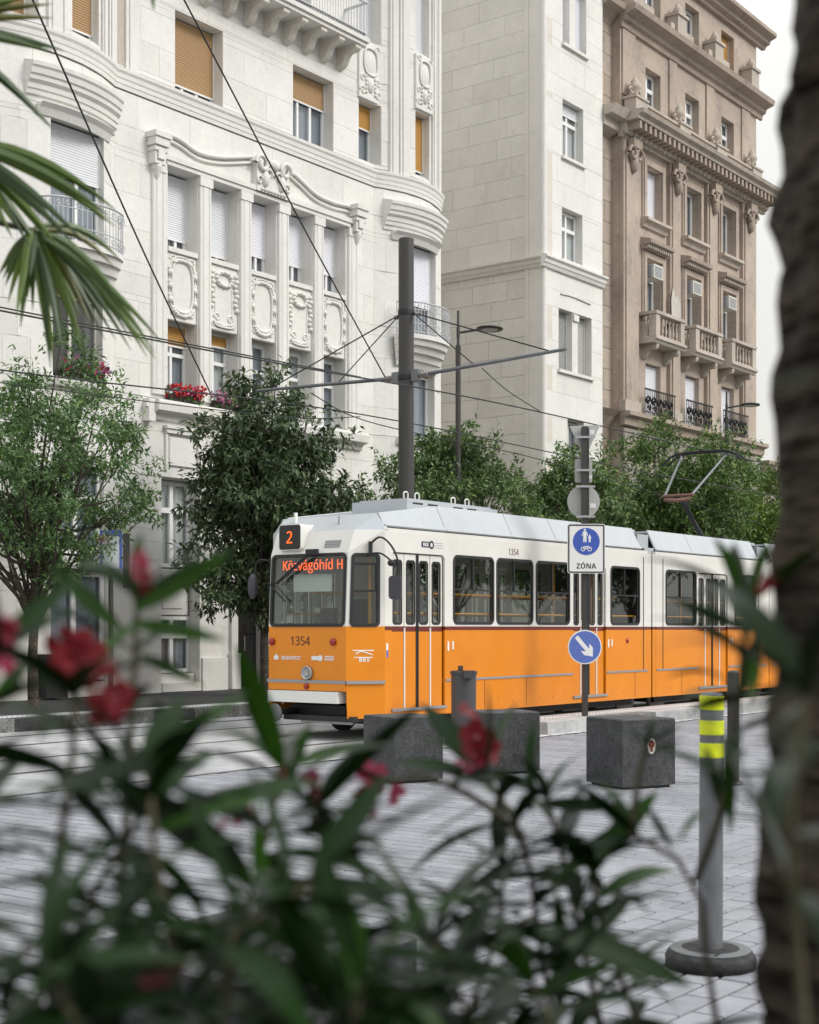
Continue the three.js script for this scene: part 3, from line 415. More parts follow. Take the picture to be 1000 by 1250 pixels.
// ---------------------------------------------------------------- plain white corner house across the side street
{
  const T = thing('corner_house', 'plain pale corner house with bare ashlar side wall and few windows', 'building'), X0 = 39.9, X1 = 43.64;
  const holes = [[41.04, 42.35, 16.9, 18.75], [41.0, 42.3, 13.5, 15.25], [40.79, 42.9, 9.98, 11.95], [41.35, 42.4, 6.9, 8.45], [41.04, 42.55, 20.55, 22.6], [41.04, 42.5, 3.2, 5.2]];
  wallWithHoles('wall', [X0, X1, 0.2, 28], holes, FZ - 0.02, 0.5, M.mortar, T);
  ashlar(T, [X0, X1, 0.2, 13.08], holes, FZ - 0.02, 0.82, 1.9, [M.whiteC, M.white, M.whiteC], 9, { depth: 0.02, gap: 0.003 });
  ashlar(T, [X0, X1, 13.45, 27], holes, FZ - 0.02, 0.85, 1.9, [M.whiteC, M.whiteC, M.white], 10, { depth: 0.02, gap: 0.003 });
  obj('rooms', [bx(X0 + 0.6, X1 - 0.1, 0.2, 28, FZ - 4.6, FZ - 4.4), ...[0.3, 2.9, 6.3, 9.6, 13.2, 16.6, 20.2, 23.6, 27.6].map((y) => bx(X0 + 0.6, X1 - 0.1, y, y + 0.2, FZ - 4.39, FZ - 0.55)), bx(X1 - 0.3, X1 - 0.12, 0.51, 27.6, FZ - 4.38, FZ - 0.56)], M.room, T);
  const side = grp('side_wall', T); side.position.set(X0, 0, FZ); side.rotation.y = -Math.PI / 2;   // local x runs back from the corner... away from the street
  obj('wall', [bx(-9, 0, 0.2, 28, -0.5, -0.03)], M.creamB, side);
  side.children[0].name = 'backing';
  ashlar(side, [-7, -0.72, 5.4, 13.1], [], -0.03, 0.62, 1.25, [M.cream, M.creamB, M.creamC], 12, { depth: 0.03, gap: 0.005 });
  ashlar(side, [-7, -0.72, 13.5, 26], [], -0.03, 0.66, 1.5, [M.cream, M.cream, M.creamB, M.creamC], 13, { depth: 0.03, gap: 0.0035 });
  obj('corner_pilaster', [bx(-0.72, -0.1, 0.2, 27, -0.1, 0.035), bx(-0.66, -0.56, 0.2, 27, 0.0, 0.06)], M.creamC, side);
  obj('corner_bead', [rod(V(X0 + 0.06, 0.2, FZ - 0.06), V(X0 + 0.06, 27, FZ - 0.06), 0.1, 0.1, 14)], M.white, T);
  const sp = [[0, 13.08], [0.08, 13.1], [0.12, 13.2], [0.15, 13.22], [0.17, 13.32], [0.24, 13.38], [0.24, 13.44], [0, 13.5]];
  obj('string_course', [sweep(X0 - 0.2, X1, sp, 1, FZ)], M.white, T); obj('string_course', [sweep(-8, 0, sp, 1, 0)], M.cream, side);
  const wn = { cols: 2, transom: 0.68, curtain: M.curtainPale, fw: 0.08 };
  windowIn(T, [41.04, 42.35, 16.9, 18.72], FZ - 0.26, { ...wn, shutter: M.shutWhite, drop: 0.18 }); windowIn(T, [41.0, 42.3, 13.5, 15.22], FZ - 0.26, wn);
  windowIn(T, [40.82, 41.72, 9.98, 11.92], FZ - 0.3, { cols: 1, shutter: mat([0.34, 0.34, 0.34], 0.6), drop: 0.97, curtain: M.curtain }); windowIn(T, [42.08, 42.88, 9.98, 11.92], FZ - 0.3, { cols: 1, shutter: mat([0.46, 0.46, 0.45], 0.6), drop: 0.97, curtain: M.curtain });
  obj('pier', [bx(41.72, 42.08, 9.98, 11.95, FZ - 0.4, FZ - 0.05), bx(41.74, 42.06, 11.7, 11.9, FZ - 0.05, FZ + 0.02)], M.white, T);
  windowIn(T, [41.04, 42.55, 20.55, 22.55], FZ - 0.26, { cols: 2, shutter: M.shutPale, drop: 0.9, curtain: M.curtain }); obj('pier', [bx(41.5, 41.85, 20.55, 22.6, FZ - 0.25, FZ - 0.02)], M.white, T);
  windowIn(T, [41.35, 42.4, 6.9, 8.42], FZ - 0.3, { cols: 2, curtain: M.curtain, fm: M.pvcOld }); windowIn(T, [41.04, 42.5, 3.2, 5.2], FZ - 0.26, wn);
  for (const [a, b, y] of [[40.95, 42.42, 16.8], [40.92, 42.38, 13.46], [40.72, 42.98, 9.88], [40.98, 42.62, 20.45]]) obj('sill', [bx(a, b, y, y + 0.1, FZ - 0.2, FZ + 0.1)], M.white, T);
  obj('hood_line', [tube([V(40.9, 12.42, FZ + 0.02), V(41.5, 12.46, FZ + 0.02), V(42.8, 12.42, FZ + 0.02)], 0.03)], M.whiteB, T);
  obj('roof_cornice', [sweep(X0 - 0.6, X1, corniceProfile(27, 1, 0.7), 1, FZ)], M.white, T);
}
// ---------------------------------------------------------------- weathered tan house with balustraded cornice
{
  const T = thing('tan_apartment_house', 'weathered tan apartment house with stone balconies and balustraded cornice', 'building'), X0 = 43.66, X1 = 56.2, cols = [46.7, 49.82, 52.92];
  const W = 1.15, holes = [];
  cols.forEach((x) => holes.push([x, x + W, 9.2, 11.05], [x, x + W, 12.62, 14.72], [x, x + W, 16.2, 18.0], [x, x + W, 19.9, 21.5], [x, x + W, 23.3, 24.85], [x, x + W, 4, 7]));
  wallWithHoles('wall', [44.85, X1, 0.2, 25.7], holes, FZ, 0.5, M.tan, T);
  wallWithHoles('set_back_wall', [X0, 44.85, 0.2, 25.7], [], FZ - 0.35, 0.4, M.tanMortar, T);
  ashlar(T, [X0, 44.85, 9.1, 25.6], [], FZ - 0.35, 0.72, 1.3, [M.tan, M.tanB], 21, { depth: 0.03, gap: 0.008 });
  obj('rooms', [bx(X0 + 0.1, X1 - 0.5, 0.2, 25, FZ - 4.6, FZ - 4.4), ...[0.3, 3.6, 8.5, 11.7, 15.5, 19.0, 22.5, 25.2].map((y) => bx(X0 + 0.1, X1 - 0.5, y, y + 0.2, FZ - 4.39, FZ - 0.8)), ...[45.2, 48.8, 52, 55].map((x) => bx(x, x + 0.15, 0.51, 25.2, FZ - 4.38, FZ - 0.82))], M.room, T); obj('end_wall', [bx(X1 - 0.4, X1, 0.2, 25.7, FZ - 14, FZ - 0.52)], M.tan, T);
  const od = { fm: M.pvc, fw: 0.1 };
  cols.forEach((x, k) => {
    windowIn(T, [x + 0.05, x + W, 9.2, 11.02], FZ - 0.22, { ...od, cols: 1, shutter: M.shutPale, drop: 0.97, curtain: M.curtain });
    windowIn(T, [x, x + W, 12.62, 14.7], FZ - 0.28, { ...od, cols: 2, transom: 0.72, curtain: M.curtain });
    windowIn(T, [x, x + W, 16.2, 17.98], FZ - 0.28, { ...od, cols: 2, curtain: k ? M.curtain : M.curtainPale, shutter: M.shutPale, drop: k ? 0 : 0.92 });
    windowIn(T, [x, x + W, 19.9, 21.48], FZ - 0.28, { ...od, cols: 2, transom: 0.64, curtain: k === 1 ? M.curtainPale : M.curtain });
    windowIn(T, [x, x + W, 23.3, 24.83], FZ - 0.28, { ...od, cols: 2, curtain: M.curtain, shutter: M.shutWood, drop: k === 2 ? 0.95 : 0 });
    // moulded surrounds
    for (const [y0, y1] of [[12.5, 14.74], [16.1, 18.02]]) obj('surround', [bx(x - 0.22, x - 0.03, y0, y1 + 0.2, FZ, FZ + 0.09), bx(x + W + 0.03, x + W + 0.22, y0, y1 + 0.2, FZ, FZ + 0.09), bx(x - 0.03, x + W + 0.03, y1, y1 + 0.2, FZ, FZ + 0.088), bx(x - 0.3, x - 0.2, y0, y1 + 0.26, FZ, FZ + 0.05), bx(x + W + 0.2, x + W + 0.3, y0, y1 + 0.26, FZ, FZ + 0.05)], M.tan, T);
    obj('sill', [sweep(x - 0.34, x + W + 0.34, [[0, 15.78], [0.1, 15.8], [0.14, 15.95], [0.3, 16.0], [0.3, 16.1], [0, 16.12]], 1, FZ)], M.tanPale, T);
    const hd = obj('hood', [sweep(x - 0.36, x + W + 0.36, [[0, 14.98], [0.12, 15.0], [0.14, 15.12], [0.4, 15.18], [0.42, 15.3], [0, 15.42]], 1, FZ)], M.tanB, T);
    obj('dentil', Array.from({ length: 11 }, (_, j) => bx(x - 0.3 + j * 0.16, x - 0.21 + j * 0.16, 15.02, 15.14, FZ + 0.1, FZ + 0.3)), M.tanPale, hd);
    // stone balcony
    const b = grp('balcony', T), y = 11.78, a = x - 0.5, e = x + W + 0.55;
    obj('slab', [sweep(a - 0.08, e + 0.08, [[0, y - 0.16], [0.62, y - 0.16], [0.68, y - 0.06], [0.74, y - 0.04], [0.74, y + 0.04], [0, y + 0.04]], 1, FZ)], M.tanPale, b);
    for (const s of [a + 0.2, e - 0.38]) { const q = new THREE.Shape(); q.moveTo(0, 0); q.lineTo(0.6, 0); q.quadraticCurveTo(0.6, -0.24, 0.4, -0.2); q.quadraticCurveTo(0.26, -0.18, 0.2, -0.36); q.quadraticCurveTo(0.12, -0.5, 0, -0.5); q.closePath(); obj('corbel', fin(extr(q, 0.2, 4).rotateY(-Math.PI / 2).translate(s + 0.2, y - 0.16, FZ)), M.tanPale, b); }
    for (const [l, r2] of [[a, a + 0.3], [e - 0.3, e]]) obj('pedestal', bx(l, r2, y + 0.04, y + 0.84, FZ + 0.4, FZ + 0.68), M.tanPale, b);
    const bl = []; for (let j = 0; j < 6; j++) bl.push(balusterGeo(a + 0.42 + j * (e - a - 0.84) / 5, y + 0.12, FZ + 0.56, 0.64, 0.06)); for (const s of [a + 0.12, e - 0.12]) for (let j = 0; j < 2; j++) bl.push(balusterGeo(s, y + 0.12, FZ + 0.12 + j * 0.17, 0.64, 0.06));
    for (const g of bl) obj('baluster', g, M.tanPale, b);
    obj('coping', [bx(a - 0.04, e + 0.04, y + 0.84, y + 0.95, FZ + 0.38, FZ + 0.72), bx(a - 0.04, a + 0.26, y + 0.84, y + 0.95, FZ, FZ + 0.38), bx(e - 0.26, e + 0.04, y + 0.84, y + 0.95, FZ, FZ + 0.38), bx(a + 0.3, e - 0.3, y + 0.04, y + 0.12, FZ + 0.44, FZ + 0.66)], M.tanPale, b);
  });
  // pilasters with consoles under the main cornice
  const pil = [[44.85, 45.95, 45.6], [48.35, 49.15, 48.9], [51.42, 52.3, 52.0], [54.62, 55.6, 55.15]];
  for (const [a, b] of pil) { const o = obj('pilaster', [bx(a, b, 9.1, 18.5, FZ - 0.01, FZ + 0.14), bx(a + 0.12, b - 0.12, 9.5, 18.2, FZ + 0.1, FZ + 0.19)], M.tan, T); const c = (a + b) / 2; obj('base', [bx(a - 0.05, b + 0.05, 9.12, 9.5, FZ, FZ + 0.24)], M.tanPale, o);
    obj('console', [bx(c - 0.3, c + 0.3, 18.2, 18.5, FZ + 0.19, FZ + 0.42), scroll(c - 0.22, 17.98, FZ + 0.34, 0.28, -1), scroll(c + 0.22, 17.98, FZ + 0.34, 0.28, 1), ball(c, 17.72, FZ + 0.26, 0.2, 0.34, 0.16), ball(c, 17.5, FZ + 0.22, 0.09, 0.14, 0.08), tube([V(c - 0.3, 17.95, FZ + 0.25), V(c, 17.6, FZ + 0.3), V(c + 0.3, 17.95, FZ + 0.25)], 0.06)], M.tanB, o); }
  for (const [a, b] of pil) obj('pilaster', [bx(a + 0.1, b - 0.1, 20.05, 22.3, FZ - 0.01, FZ + 0.06)], M.tan, T);
  const main = obj('main_cornice', [sweep(44.7, X1 + 0.55, [[0, 18.5], [0.16, 18.5], [0.18, 18.62], [0.3, 18.66], [0.32, 18.74], [0.3, 18.98], [0.78, 19.0], [0.8, 19.12], [0.95, 19.18], [1.0, 19.3], [0, 19.36]], 1, FZ), sweep(X0, 44.7, [[0, 18.5], [0.4, 18.66], [0.4, 18.96], [0.7, 19.0], [0.85, 19.28], [0, 19.34]], 1, FZ - 0.35)], M.tanPale, T);
  for (let x = 44.9; x < X1 + 0.4; x += 0.36) obj('modillion', bx(x, x + 0.16, 18.72, 18.99, FZ + 0.28, FZ + 0.74), M.tanB, main);
  obj('egg_moulding', Array.from({ length: 60 }, (_, k) => ball(44.8 + k * 0.2, 18.63, FZ + 0.26, 0.07, 0.06, 0.06, 6, 4)), M.tanPale, main);
  // balustrade with pedestals and urns
  const bal = grp('balustrade', T); const ped = [45.4, 48.75, 51.86, 55.1];
  ped.forEach((c) => { obj('pedestal', [bx(c - 0.42, c + 0.42, 19.36, 19.84, FZ + 0.1, FZ + 0.55), bx(c - 0.47, c + 0.47, 19.84, 19.92, FZ + 0.06, FZ + 0.6)], M.tanPale, bal); obj('urn', [lathe([[0.16, 0], [0.16, 0.06], [0.07, 0.12], [0.2, 0.3], [0.24, 0.42], [0.12, 0.5], [0.15, 0.56], [0.06, 0.7], [0, 0.78]], 10).translate(c - 0.1, 19.92, FZ + 0.33), scroll(c - 0.34, 20.1, FZ + 0.33, 0.15, -1), scroll(c + 0.14, 20.1, FZ + 0.33, 0.15, 1)], M.tanPale, bal); });
  for (let k = 0; k < 3; k++) { const a = ped[k] + 0.42, b = ped[k + 1] - 0.42; obj('coping', [bx(a, b, 19.76, 19.84, FZ + 0.15, FZ + 0.5), bx(a, b, 19.36, 19.42, FZ + 0.17, FZ + 0.48)], M.tanPale, bal); for (let j = 0; j < 9; j++) obj('baluster', balusterGeo(a + 0.16 + j * (b - a - 0.32) / 8, 19.42, FZ + 0.33, 0.34, 0.07), M.tanPale, bal); }
  obj('upper_cornice', [sweep(44.8, X1 + 0.4, [[0, 22.3], [0.1, 22.32], [0.12, 22.5], [0.25, 22.55], [0.28, 22.7], [0.6, 22.8], [0.65, 22.98], [0, 23.05]], 1, FZ), sweep(X0, 44.8, [[0, 22.3], [0.1, 22.5], [0.28, 22.7], [0.6, 22.8], [0.65, 22.98], [0, 23.05]], 1, FZ - 0.35)], M.tanB, T);
  for (const c of [45.3, 48.6, 51.7, 55.0]) { obj('attic_pedestal', [bx(c - 0.35, c + 0.35, 23.05, 23.75, FZ + 0.02, FZ + 0.5), bx(c - 0.42, c + 0.42, 23.75, 23.86, FZ + 0.0, FZ + 0.56), lathe([[0.12, 0], [0.2, 0.16], [0.12, 0.3], [0.05, 0.42], [0, 0.46]], 9).translate(c, 23.86, FZ + 0.3)], M.tanPale, T); }
  for (const [a, b] of [[45.8, 46.6], [47.9, 48.2], [49.0, 49.7], [51.0, 51.3], [52.1, 52.8]]) obj('parapet', [bx(a, b, 23.05, 23.4, FZ + 0.1, FZ + 0.4)], M.tanPale, T);
  obj('roof_cornice', [sweep(X0 - 0.1, X1 + 0.55, corniceProfile(25.2, 0.6, 0.65), 1, FZ)], M.tanB, T);
  obj('ledge', [sweep(44.8, X1 + 0.3, [[0, 8.6], [0.2, 8.65], [0.24, 8.9], [0.42, 8.96], [0.42, 9.1], [0, 9.12]], 1, FZ), sweep(X0, 44.8, [[0, 8.6], [0.2, 8.9], [0.42, 9.1], [0, 9.12]], 1, FZ - 0.35)], M.tanB, T);
  obj('rusticated_base', Array.from({ length: 8 }, (_, k) => bev(44.86, X1 + 0.05, 0.4 + k * 1.02, 1.4 + k * 1.02, FZ - 0.01, FZ + 0.16, 0.03)), mat([0.36, 0.335, 0.31], 0.9, { map: stainMap }), T);
  // wrought iron guard rails between the pilasters
  [[46.0, 48.3], [49.2, 51.4], [52.35, 54.6]].forEach(([a, b]) => { const g = []; for (let x = a; x <= b; x += 0.14) g.push(rod(V(x, 9.12, FZ + 0.36), V(x, 10.0, FZ + 0.36), 0.014, 0.014, 4)); for (let x = a + 0.2; x < b; x += 0.42) g.push(scroll(x, 9.6, FZ + 0.37, 0.17, 1), scroll(x + 0.12, 9.35, FZ + 0.37, 0.12, -1)); g.push(bx(a, b, 9.98, 10.03, FZ + 0.34, FZ + 0.39), bx(a, b, 9.2, 9.23, FZ + 0.35, FZ + 0.38)); obj('guard_rail', g, M.iron, T); });
  obj('bare_patch', [fin(new THREE.ShapeGeometry((() => { const s = new THREE.Shape(); [[0, 0], [0.55, -0.1], [0.75, 0.25], [0.7, 0.7], [0.45, 1.0], [0.3, 0.85], [0.1, 1.25], [-0.05, 0.7]].forEach(([x, y], i) => i ? s.lineTo(x, y) : s.moveTo(x, y)); return s; })())).translate(48.36, 12.8, FZ + 0.193)], mat([0.62, 0.60, 0.57], 0.95, { map: stainMap }), T);
  // window air conditioners hang in the balcony windows
  cols.forEach((x, k) => { const a = thing('air_conditioner', ['white window air conditioner above the balcony door beside the bare plaster patch', 'white window air conditioner over the middle stone balcony', 'white window air conditioner over the stone balcony at the end of the tan house'][k], 'air conditioner', 'window air conditioners', [x + 0.5, 14.05, FZ - 0.42]);
    obj('case', [fin(new THREE.BoxGeometry(0.7, 0.48, 0.75).translate(0, 0.25, 0.3))], M.pvcOld, a); obj('grille', Array.from({ length: 6 }, (_, j) => bx(-0.28, 0.28, 0.07 + j * 0.065, 0.1 + j * 0.065, 0.676, 0.69)).concat([bx(-0.4, -0.362, 0.05, 0.45, 0.0, 0.6)]), M.curtain, a); obj('side_vent', Array.from({ length: 5 }, (_, j) => bx(-0.366, -0.361, 0.08 + j * 0.075, 0.12 + j * 0.075, 0.1, 0.6)), M.dark, a); });
}
// ---------------------------------------------------------------- low stone house farther along
{
  const T = thing('low_stone_house', 'low pale stone house with a moulded cornice beyond the tan house', 'building');
  const hs = Array.from({ length: 4 }, (_, k) => [58.2 + k * 3.2, 59.6 + k * 3.2, 3.5, 6.2]);
  wallWithHoles('wall', [56.8, 72, 0.2, 7.6], hs, FZ, 0.5, M.tanPale, T); obj('cornice', [sweep(56.75, 72, corniceProfile(7.4, 0.9, 0.6), 1, FZ)], M.tanPale, T); obj('rooms', [bx(57, 71.8, 0.2, 7.5, FZ - 4.6, FZ - 4.4), bx(57, 71.8, 7.0, 7.2, FZ - 4.38, FZ - 0.55), bx(57, 71.8, 3.0, 3.2, FZ - 4.38, FZ - 0.55), bx(56.9, 57.05, 0.2, 7, FZ - 4.4, FZ - 0.55), bx(71.75, 71.95, 0.2, 7, FZ - 4.4, FZ - 0.55)], M.room, T);
  hs.forEach((h) => windowIn(T, h, FZ - 0.25, { cols: 2, transom: 0.7, curtain: M.curtain }));
  obj('roof', [bx(56.8, 72, 8.3, 8.5, FZ - 12, FZ + 0.3)], M.tanB, T);
}
// ---------------------------------------------------------------- articulated tram
{
  const T = thing('tram', 'articulated orange and white tram numbered 1354 on route 2', 'tram', null, [0, 0, -14.36]);
  const HW = 1.1, Y0 = 0.33, YB = 1.625, YT = 1.68, YG = 3.08;
  const paint = (c, r = 0.28) => phys(c, r, { clearcoat: 0.3, clearcoatRoughness: 0.15, map: dirtyMap });
  const orange = paint([0.82, 0.27, 0.006]), orangeB = paint([0.79, 0.255, 0.006]), cream = paint([0.80, 0.80, 0.79]), band = paint([0.16, 0.022, 0.014]), roofM = phys([0.50, 0.54, 0.60], 0.32, { clearcoat: 0.4, clearcoatRoughness: 0.2, map: dirtyMap }), grey = mat([0.34, 0.345, 0.35], 0.45, { metalness: 0.4 });
  const rubber = mat([0.018, 0.018, 0.02], 0.6), inner = mat([0.42, 0.41, 0.39], 0.8), seatM = mat([0.30, 0.09, 0.02], 0.7), yellow = mat([0.75, 0.3, 0.02], 0.4), red = phys([0.32, 0.008, 0.006], 0.25, { clearcoat: 0.4 }), ivory = mat([0.75, 0.75, 0.72], 0.5), decal = mat([0.78, 0.78, 0.78], 0.6), ink = mat([0.10, 0.025, 0.02], 0.6);
  const tint = phys([0.86, 0.90, 0.88], 0.02, { transmission: 1, thickness: 0, ior: 1.52 });
  // a patch: four corners (bottom start, bottom end, top end, top start), seen from outside; maps metres on it to space
  function patch(a, b, c, d) {
    const w = a.distanceTo(b), h = a.distanceTo(d), n = b.clone().sub(a).cross(d.clone().sub(a)).normalize();
    const f = (x, y, o) => { const s = x / w, t = y / h; return a.clone().multiplyScalar((1 - s) * (1 - t)).addScaledVector(b, s * (1 - t)).addScaledVector(c, s * t).addScaledVector(d, (1 - s) * t).addScaledVector(n, o); };
    const put = (g, o) => { const p = g.attributes.position, q = V(); for (let i = 0; i < p.count; i++) { q.copy(f(p.getX(i), p.getY(i), p.getZ(i) + o)); p.setXYZ(i, q.x, q.y, q.z); } return fin(g); };
    return { w, h, put, sheet(holes = [], th = 0.04, o = -0.04) { const s = new THREE.Shape([[0, 0], [w, 0], [w, h], [0, h]].map((q) => new THREE.Vector2(...q))); s.holes = holes.map((r) => rrect(...r, THREE.Path)); return put(extr(s, th, 4), o); },
      ring(r, out, inn, th, o) { const s = rrect(r[0] - out, r[1] - out, r[2] + out, r[3] + out, r[4] + out); s.holes = [rrect(r[0] + inn, r[1] + inn, r[2] - inn, r[3] - inn, Math.max(0.01, r[4] - inn), THREE.Path)]; return put(extr(s, th, 4), o); },
      disc(r, th, o) { return put(extr(rrect(...r), th, 4), o); }, box(x0, x1, y0, y1, o0, o1) { return put(bx(x0, x1, y0, y1, 0, o1 - o0), o0); } };
  }
  const win = (p, r, parent, bars = []) => { const w = grp('window', parent); obj('frame', [p.ring(r, 0.02, 0.02, 0.035, -0.022), ...bars.map((b) => p.box(...b, -0.03, 0.004))], rubber, w); obj('pane', [p.disc([r[0] + 0.012, r[1] + 0.012, r[2] - 0.012, r[3] - 0.012, r[4]], 0.005, -0.025)], tint, w); return w; };
  const side = (x0, x1, y0, y1, z = HW, s = 1) => s > 0 ? patch(V(x0, y0, z), V(x1, y0, z), V(x1, y1, z), V(x0, y1, z)) : patch(V(x1, y0, -z), V(x0, y0, -z), V(x0, y1, -z), V(x1, y1, -z));
  // one car: body sides, doors, windows, roof, inside
  function car(name, x0, x1, doors, wins, panels, capFront) {
    const C = name;   // part names are plain kinds
    for (const s of [1, -1]) {
      const loc = (a, b) => s > 0 ? [a - x0, b - x0] : [x1 - b, x1 - a];
      // lower body in runs between the doors
      let cuts = [x0, ...doors.flat(), x1];
      for (let k = 0; k < cuts.length; k += 2) { const a = cuts[k], b = cuts[k + 1]; if (b - a < 0.02) continue; const p = side(a, b, Y0, YB, HW, s);
        obj('side_panel', [p.sheet()], k % 4 ? orangeB : orange, T);
        if (s > 0) { const tr = [p.box(0.02, p.w - 0.02, 0.5, 0.535, 0, 0.014)]; if (b - a > 0.5) obj('trim_strip', tr, grey, T);
          const seams = []; for (let q = 1.1; q < p.w - 0.4; q += 1.25) seams.push(p.box(q, q + 0.008, 0.03, 0.5, 0, 0.003)); if (seams.length) obj('panel_seam', seams, ink, T);
          const scr = []; for (let q = 0.25; q < p.w - 0.2; q += 0.42) scr.push(p.put(ball(q, 0.16 + 0.04 * Math.sin(q * 9), 0, 0.01, 0.01, 0.006, 6, 4), 0)); if (scr.length) obj('screw', scr, ink, T); }
        const pb = side(a, b, YB, YT, HW, s); obj('belt_band', [pb.sheet([], 0.045, -0.04)], band, T); }
      // upper body
      const p = side(x0, x1, YT, YG, HW, s), rs = wins.map(([a, b]) => { const [l, r] = loc(a, b); return [l, 0.05, r, 1.1, 0.09]; }), ds = doors.map(([a, b]) => { const [l, r] = loc(a, b); return [l, -0.0001, r, 1.1, 0.01]; });
      const sh = new THREE.Shape(); let xx = 0; sh.moveTo(0, 0); [...doors].map(([a, b]) => loc(a, b)).sort((m, n) => m[0] - n[0]).forEach(([l, r]) => { sh.lineTo(l, 0); sh.lineTo(l, 1.05); sh.lineTo(l + 0.05, 1.1); sh.lineTo(r - 0.05, 1.1); sh.lineTo(r, 1.05); sh.lineTo(r, 0); }); sh.lineTo(p.w, 0); sh.lineTo(p.w, p.h); sh.lineTo(0, p.h); sh.closePath(); sh.holes = rs.map((r) => rrect(...r, THREE.Path));
      obj('upper_panel', [p.put(extr(sh, 0.04, 4), -0.04)], cream, T);
      rs.forEach((r) => { const m = (r[0] + r[2]) / 2 - 0.02, ty = r[1] + 0.53; win(p, r, T, [[r[0], r[2], ty - 0.013, ty + 0.013], [m - 0.012, m + 0.012, ty, r[3]]]); });
      // folding doors
      doors.forEach(([a, b], dk) => {
        const D = grp('door', T), q = side(a + 0.02, b - 0.02, 0.46, 2.76, HW - 0.035, s), n = 4, lw = q.w / n, lower = [], upper = [], bnd = [], seam = [], edge = [];
        for (let k = 0; k < n; k++) { const l = k * lw + 0.008, r = (k + 1) * lw - 0.008, hole = [l + 0.055, 1.26, r - 0.055, 2.2, 0.045]; const mk = (y0, y1, hs) => { const h = new THREE.Shape([[l, y0], [r, y0], [r, y1], [l, y1]].map((e) => new THREE.Vector2(...e))); h.holes = hs.map((e) => rrect(...e, THREE.Path)); return q.put(extr(h, 0.03, 4), -0.03); };
          lower.push(mk(0, 1.14, [])); bnd.push(mk(1.14, 1.22, [])); upper.push(mk(1.22, 2.3, [hole]));
          const w = grp('window', D); obj('pane', [q.disc([hole[0] - 0.004, hole[1] - 0.004, hole[2] + 0.004, hole[3] + 0.004, 0.045], 0.004, -0.022)], tint, w); obj('gasket', [q.ring(hole, 0.016, 0.012, 0.012, -0.006)], rubber, w); }
        obj('lower_leaf', lower, orangeB, D); obj('upper_leaf', upper, cream, D); obj('leaf_band', bnd, band, D);
        edge.push(q.box(lw - 0.012, lw + 0.012, 0.0, 1.2, 0.0, 0.016), q.box(3 * lw - 0.012, 3 * lw + 0.012, 0.0, 1.2, 0.0, 0.016)); seam.push(q.box(2 * lw - 0.03, 2 * lw - 0.009, 0, 2.3, -0.02, 0.012), q.box(2 * lw + 0.009, 2 * lw + 0.03, 0, 2.3, -0.02, 0.012), q.box(2 * lw - 0.009, 2 * lw + 0.009, 0, 2.3, -0.03, -0.004));
        obj('leaf_edge', edge, ivory, D); obj('centre_seam', seam, rubber, D);
        if (s > 0) { obj('step_edge', [q.box(-0.03, q.w + 0.03, -0.04, 0.0, -0.02, 0.07)], grey, D); obj('sill_panel', [side(a, b, Y0, 0.42, HW, s).sheet()], orange, D); }
        else obj('sill_panel', [side(a, b, Y0, 0.46, HW, s).sheet()], orange, D);
        if (s > 0) { const e = side(b + 0.02, b + 0.3, 0.4, 2.7); obj('door_button', [e.disc([0.05, 0.9, 0.09, 1.05, 0.01], 0.006, 0), e.disc([0.17, 0.92, 0.205, 1.05, 0.012], 0.012, 0)], decal, D); }
      });
      // gutter with its dark slot under the roof panels
      obj('gutter', [s > 0 ? bx(x0, x1, YG, YG + 0.05, HW - 0.1, HW - 0.01) : bx(x0, x1, YG, YG + 0.05, -HW + 0.01, -HW + 0.1)], cream, T);
      obj('roof_slot', [s > 0 ? bx(x0 + 0.1, x1 - 0.02, YG + 0.05, YG + 0.1, HW - 0.16, HW - 0.07) : bx(x0 + 0.1, x1 - 0.02, YG + 0.05, YG + 0.1, -HW + 0.07, -HW + 0.16)], rubber, T);
      for (const [a, b] of panels) { const z0 = HW - 0.05, z1 = 0.85, y0 = 3.16, y1 = 3.56, ya = a < 17.5 ? 3.36 : y1, q = s > 0 ? patch(V(a + 0.007, y0, z0), V(b - 0.007, y0, z0), V(b - 0.007, y1, z1), V(a + 0.007, ya, z1 + (a < 17.5 ? 0.09 : 0))) : patch(V(b - 0.007, y0, -z0), V(a + 0.007, y0, -z0), V(a + 0.007, ya, -z1), V(b - 0.007, y1, -z1)); obj('roof_panel', [q.sheet([], 0.03, -0.03), q.box(0, q.w, 0, 0.03, 0, 0.02)], roofM, T); }
    }
    obj('roof', [bx(x0, x1, YG, YG + 0.06, -HW + 0.1, HW - 0.1), ...(x0 < 18 ? [bx(18.72, x1 - 0.05, 3.5, 3.54, -0.84, 0.84), patch(V(17.12, 3.33, 0.92), V(18.72, 3.53, 0.84), V(18.72, 3.53, -0.84), V(17.12, 3.33, -0.92)).sheet([], 0.03, -0.03)] : [bx(x0 + 0.12, x1 - 0.05, 3.5, 3.54, -0.84, 0.84)])], roofM, T);
    obj('floor', [bx(x0, x1, 0.8, 0.88, -HW + 0.05, HW - 0.05)], mat([0.22, 0.205, 0.19], 0.7), T); obj('ceiling', [bx(x0, x1, 2.9, 2.95, -HW + 0.05, HW - 0.05)], ivory, T);
    obj('underframe', [bx(x0 + 0.4, x1 - 0.2, 0.2, 0.78, -HW + 0.25, HW - 0.25)], M.black, T);
    const hr = []; for (const z of [-0.55, 0.55]) hr.push(rod(V(x0 + 0.3, 2.2, z), V(x1 - 0.3, 2.2, z), 0.018)); for (const z of [-1.0, 1.0]) hr.push(rod(V(x0 + 0.3, 1.88, z), V(x1 - 0.3, 1.88, z), 0.014)); for (const [a, b] of doors) for (const x of [a - 0.08, b + 0.08]) hr.push(rod(V(x, 0.88, 0.75), V(x, 2.9, 0.75), 0.018)); obj('handrail', hr, yellow, T);
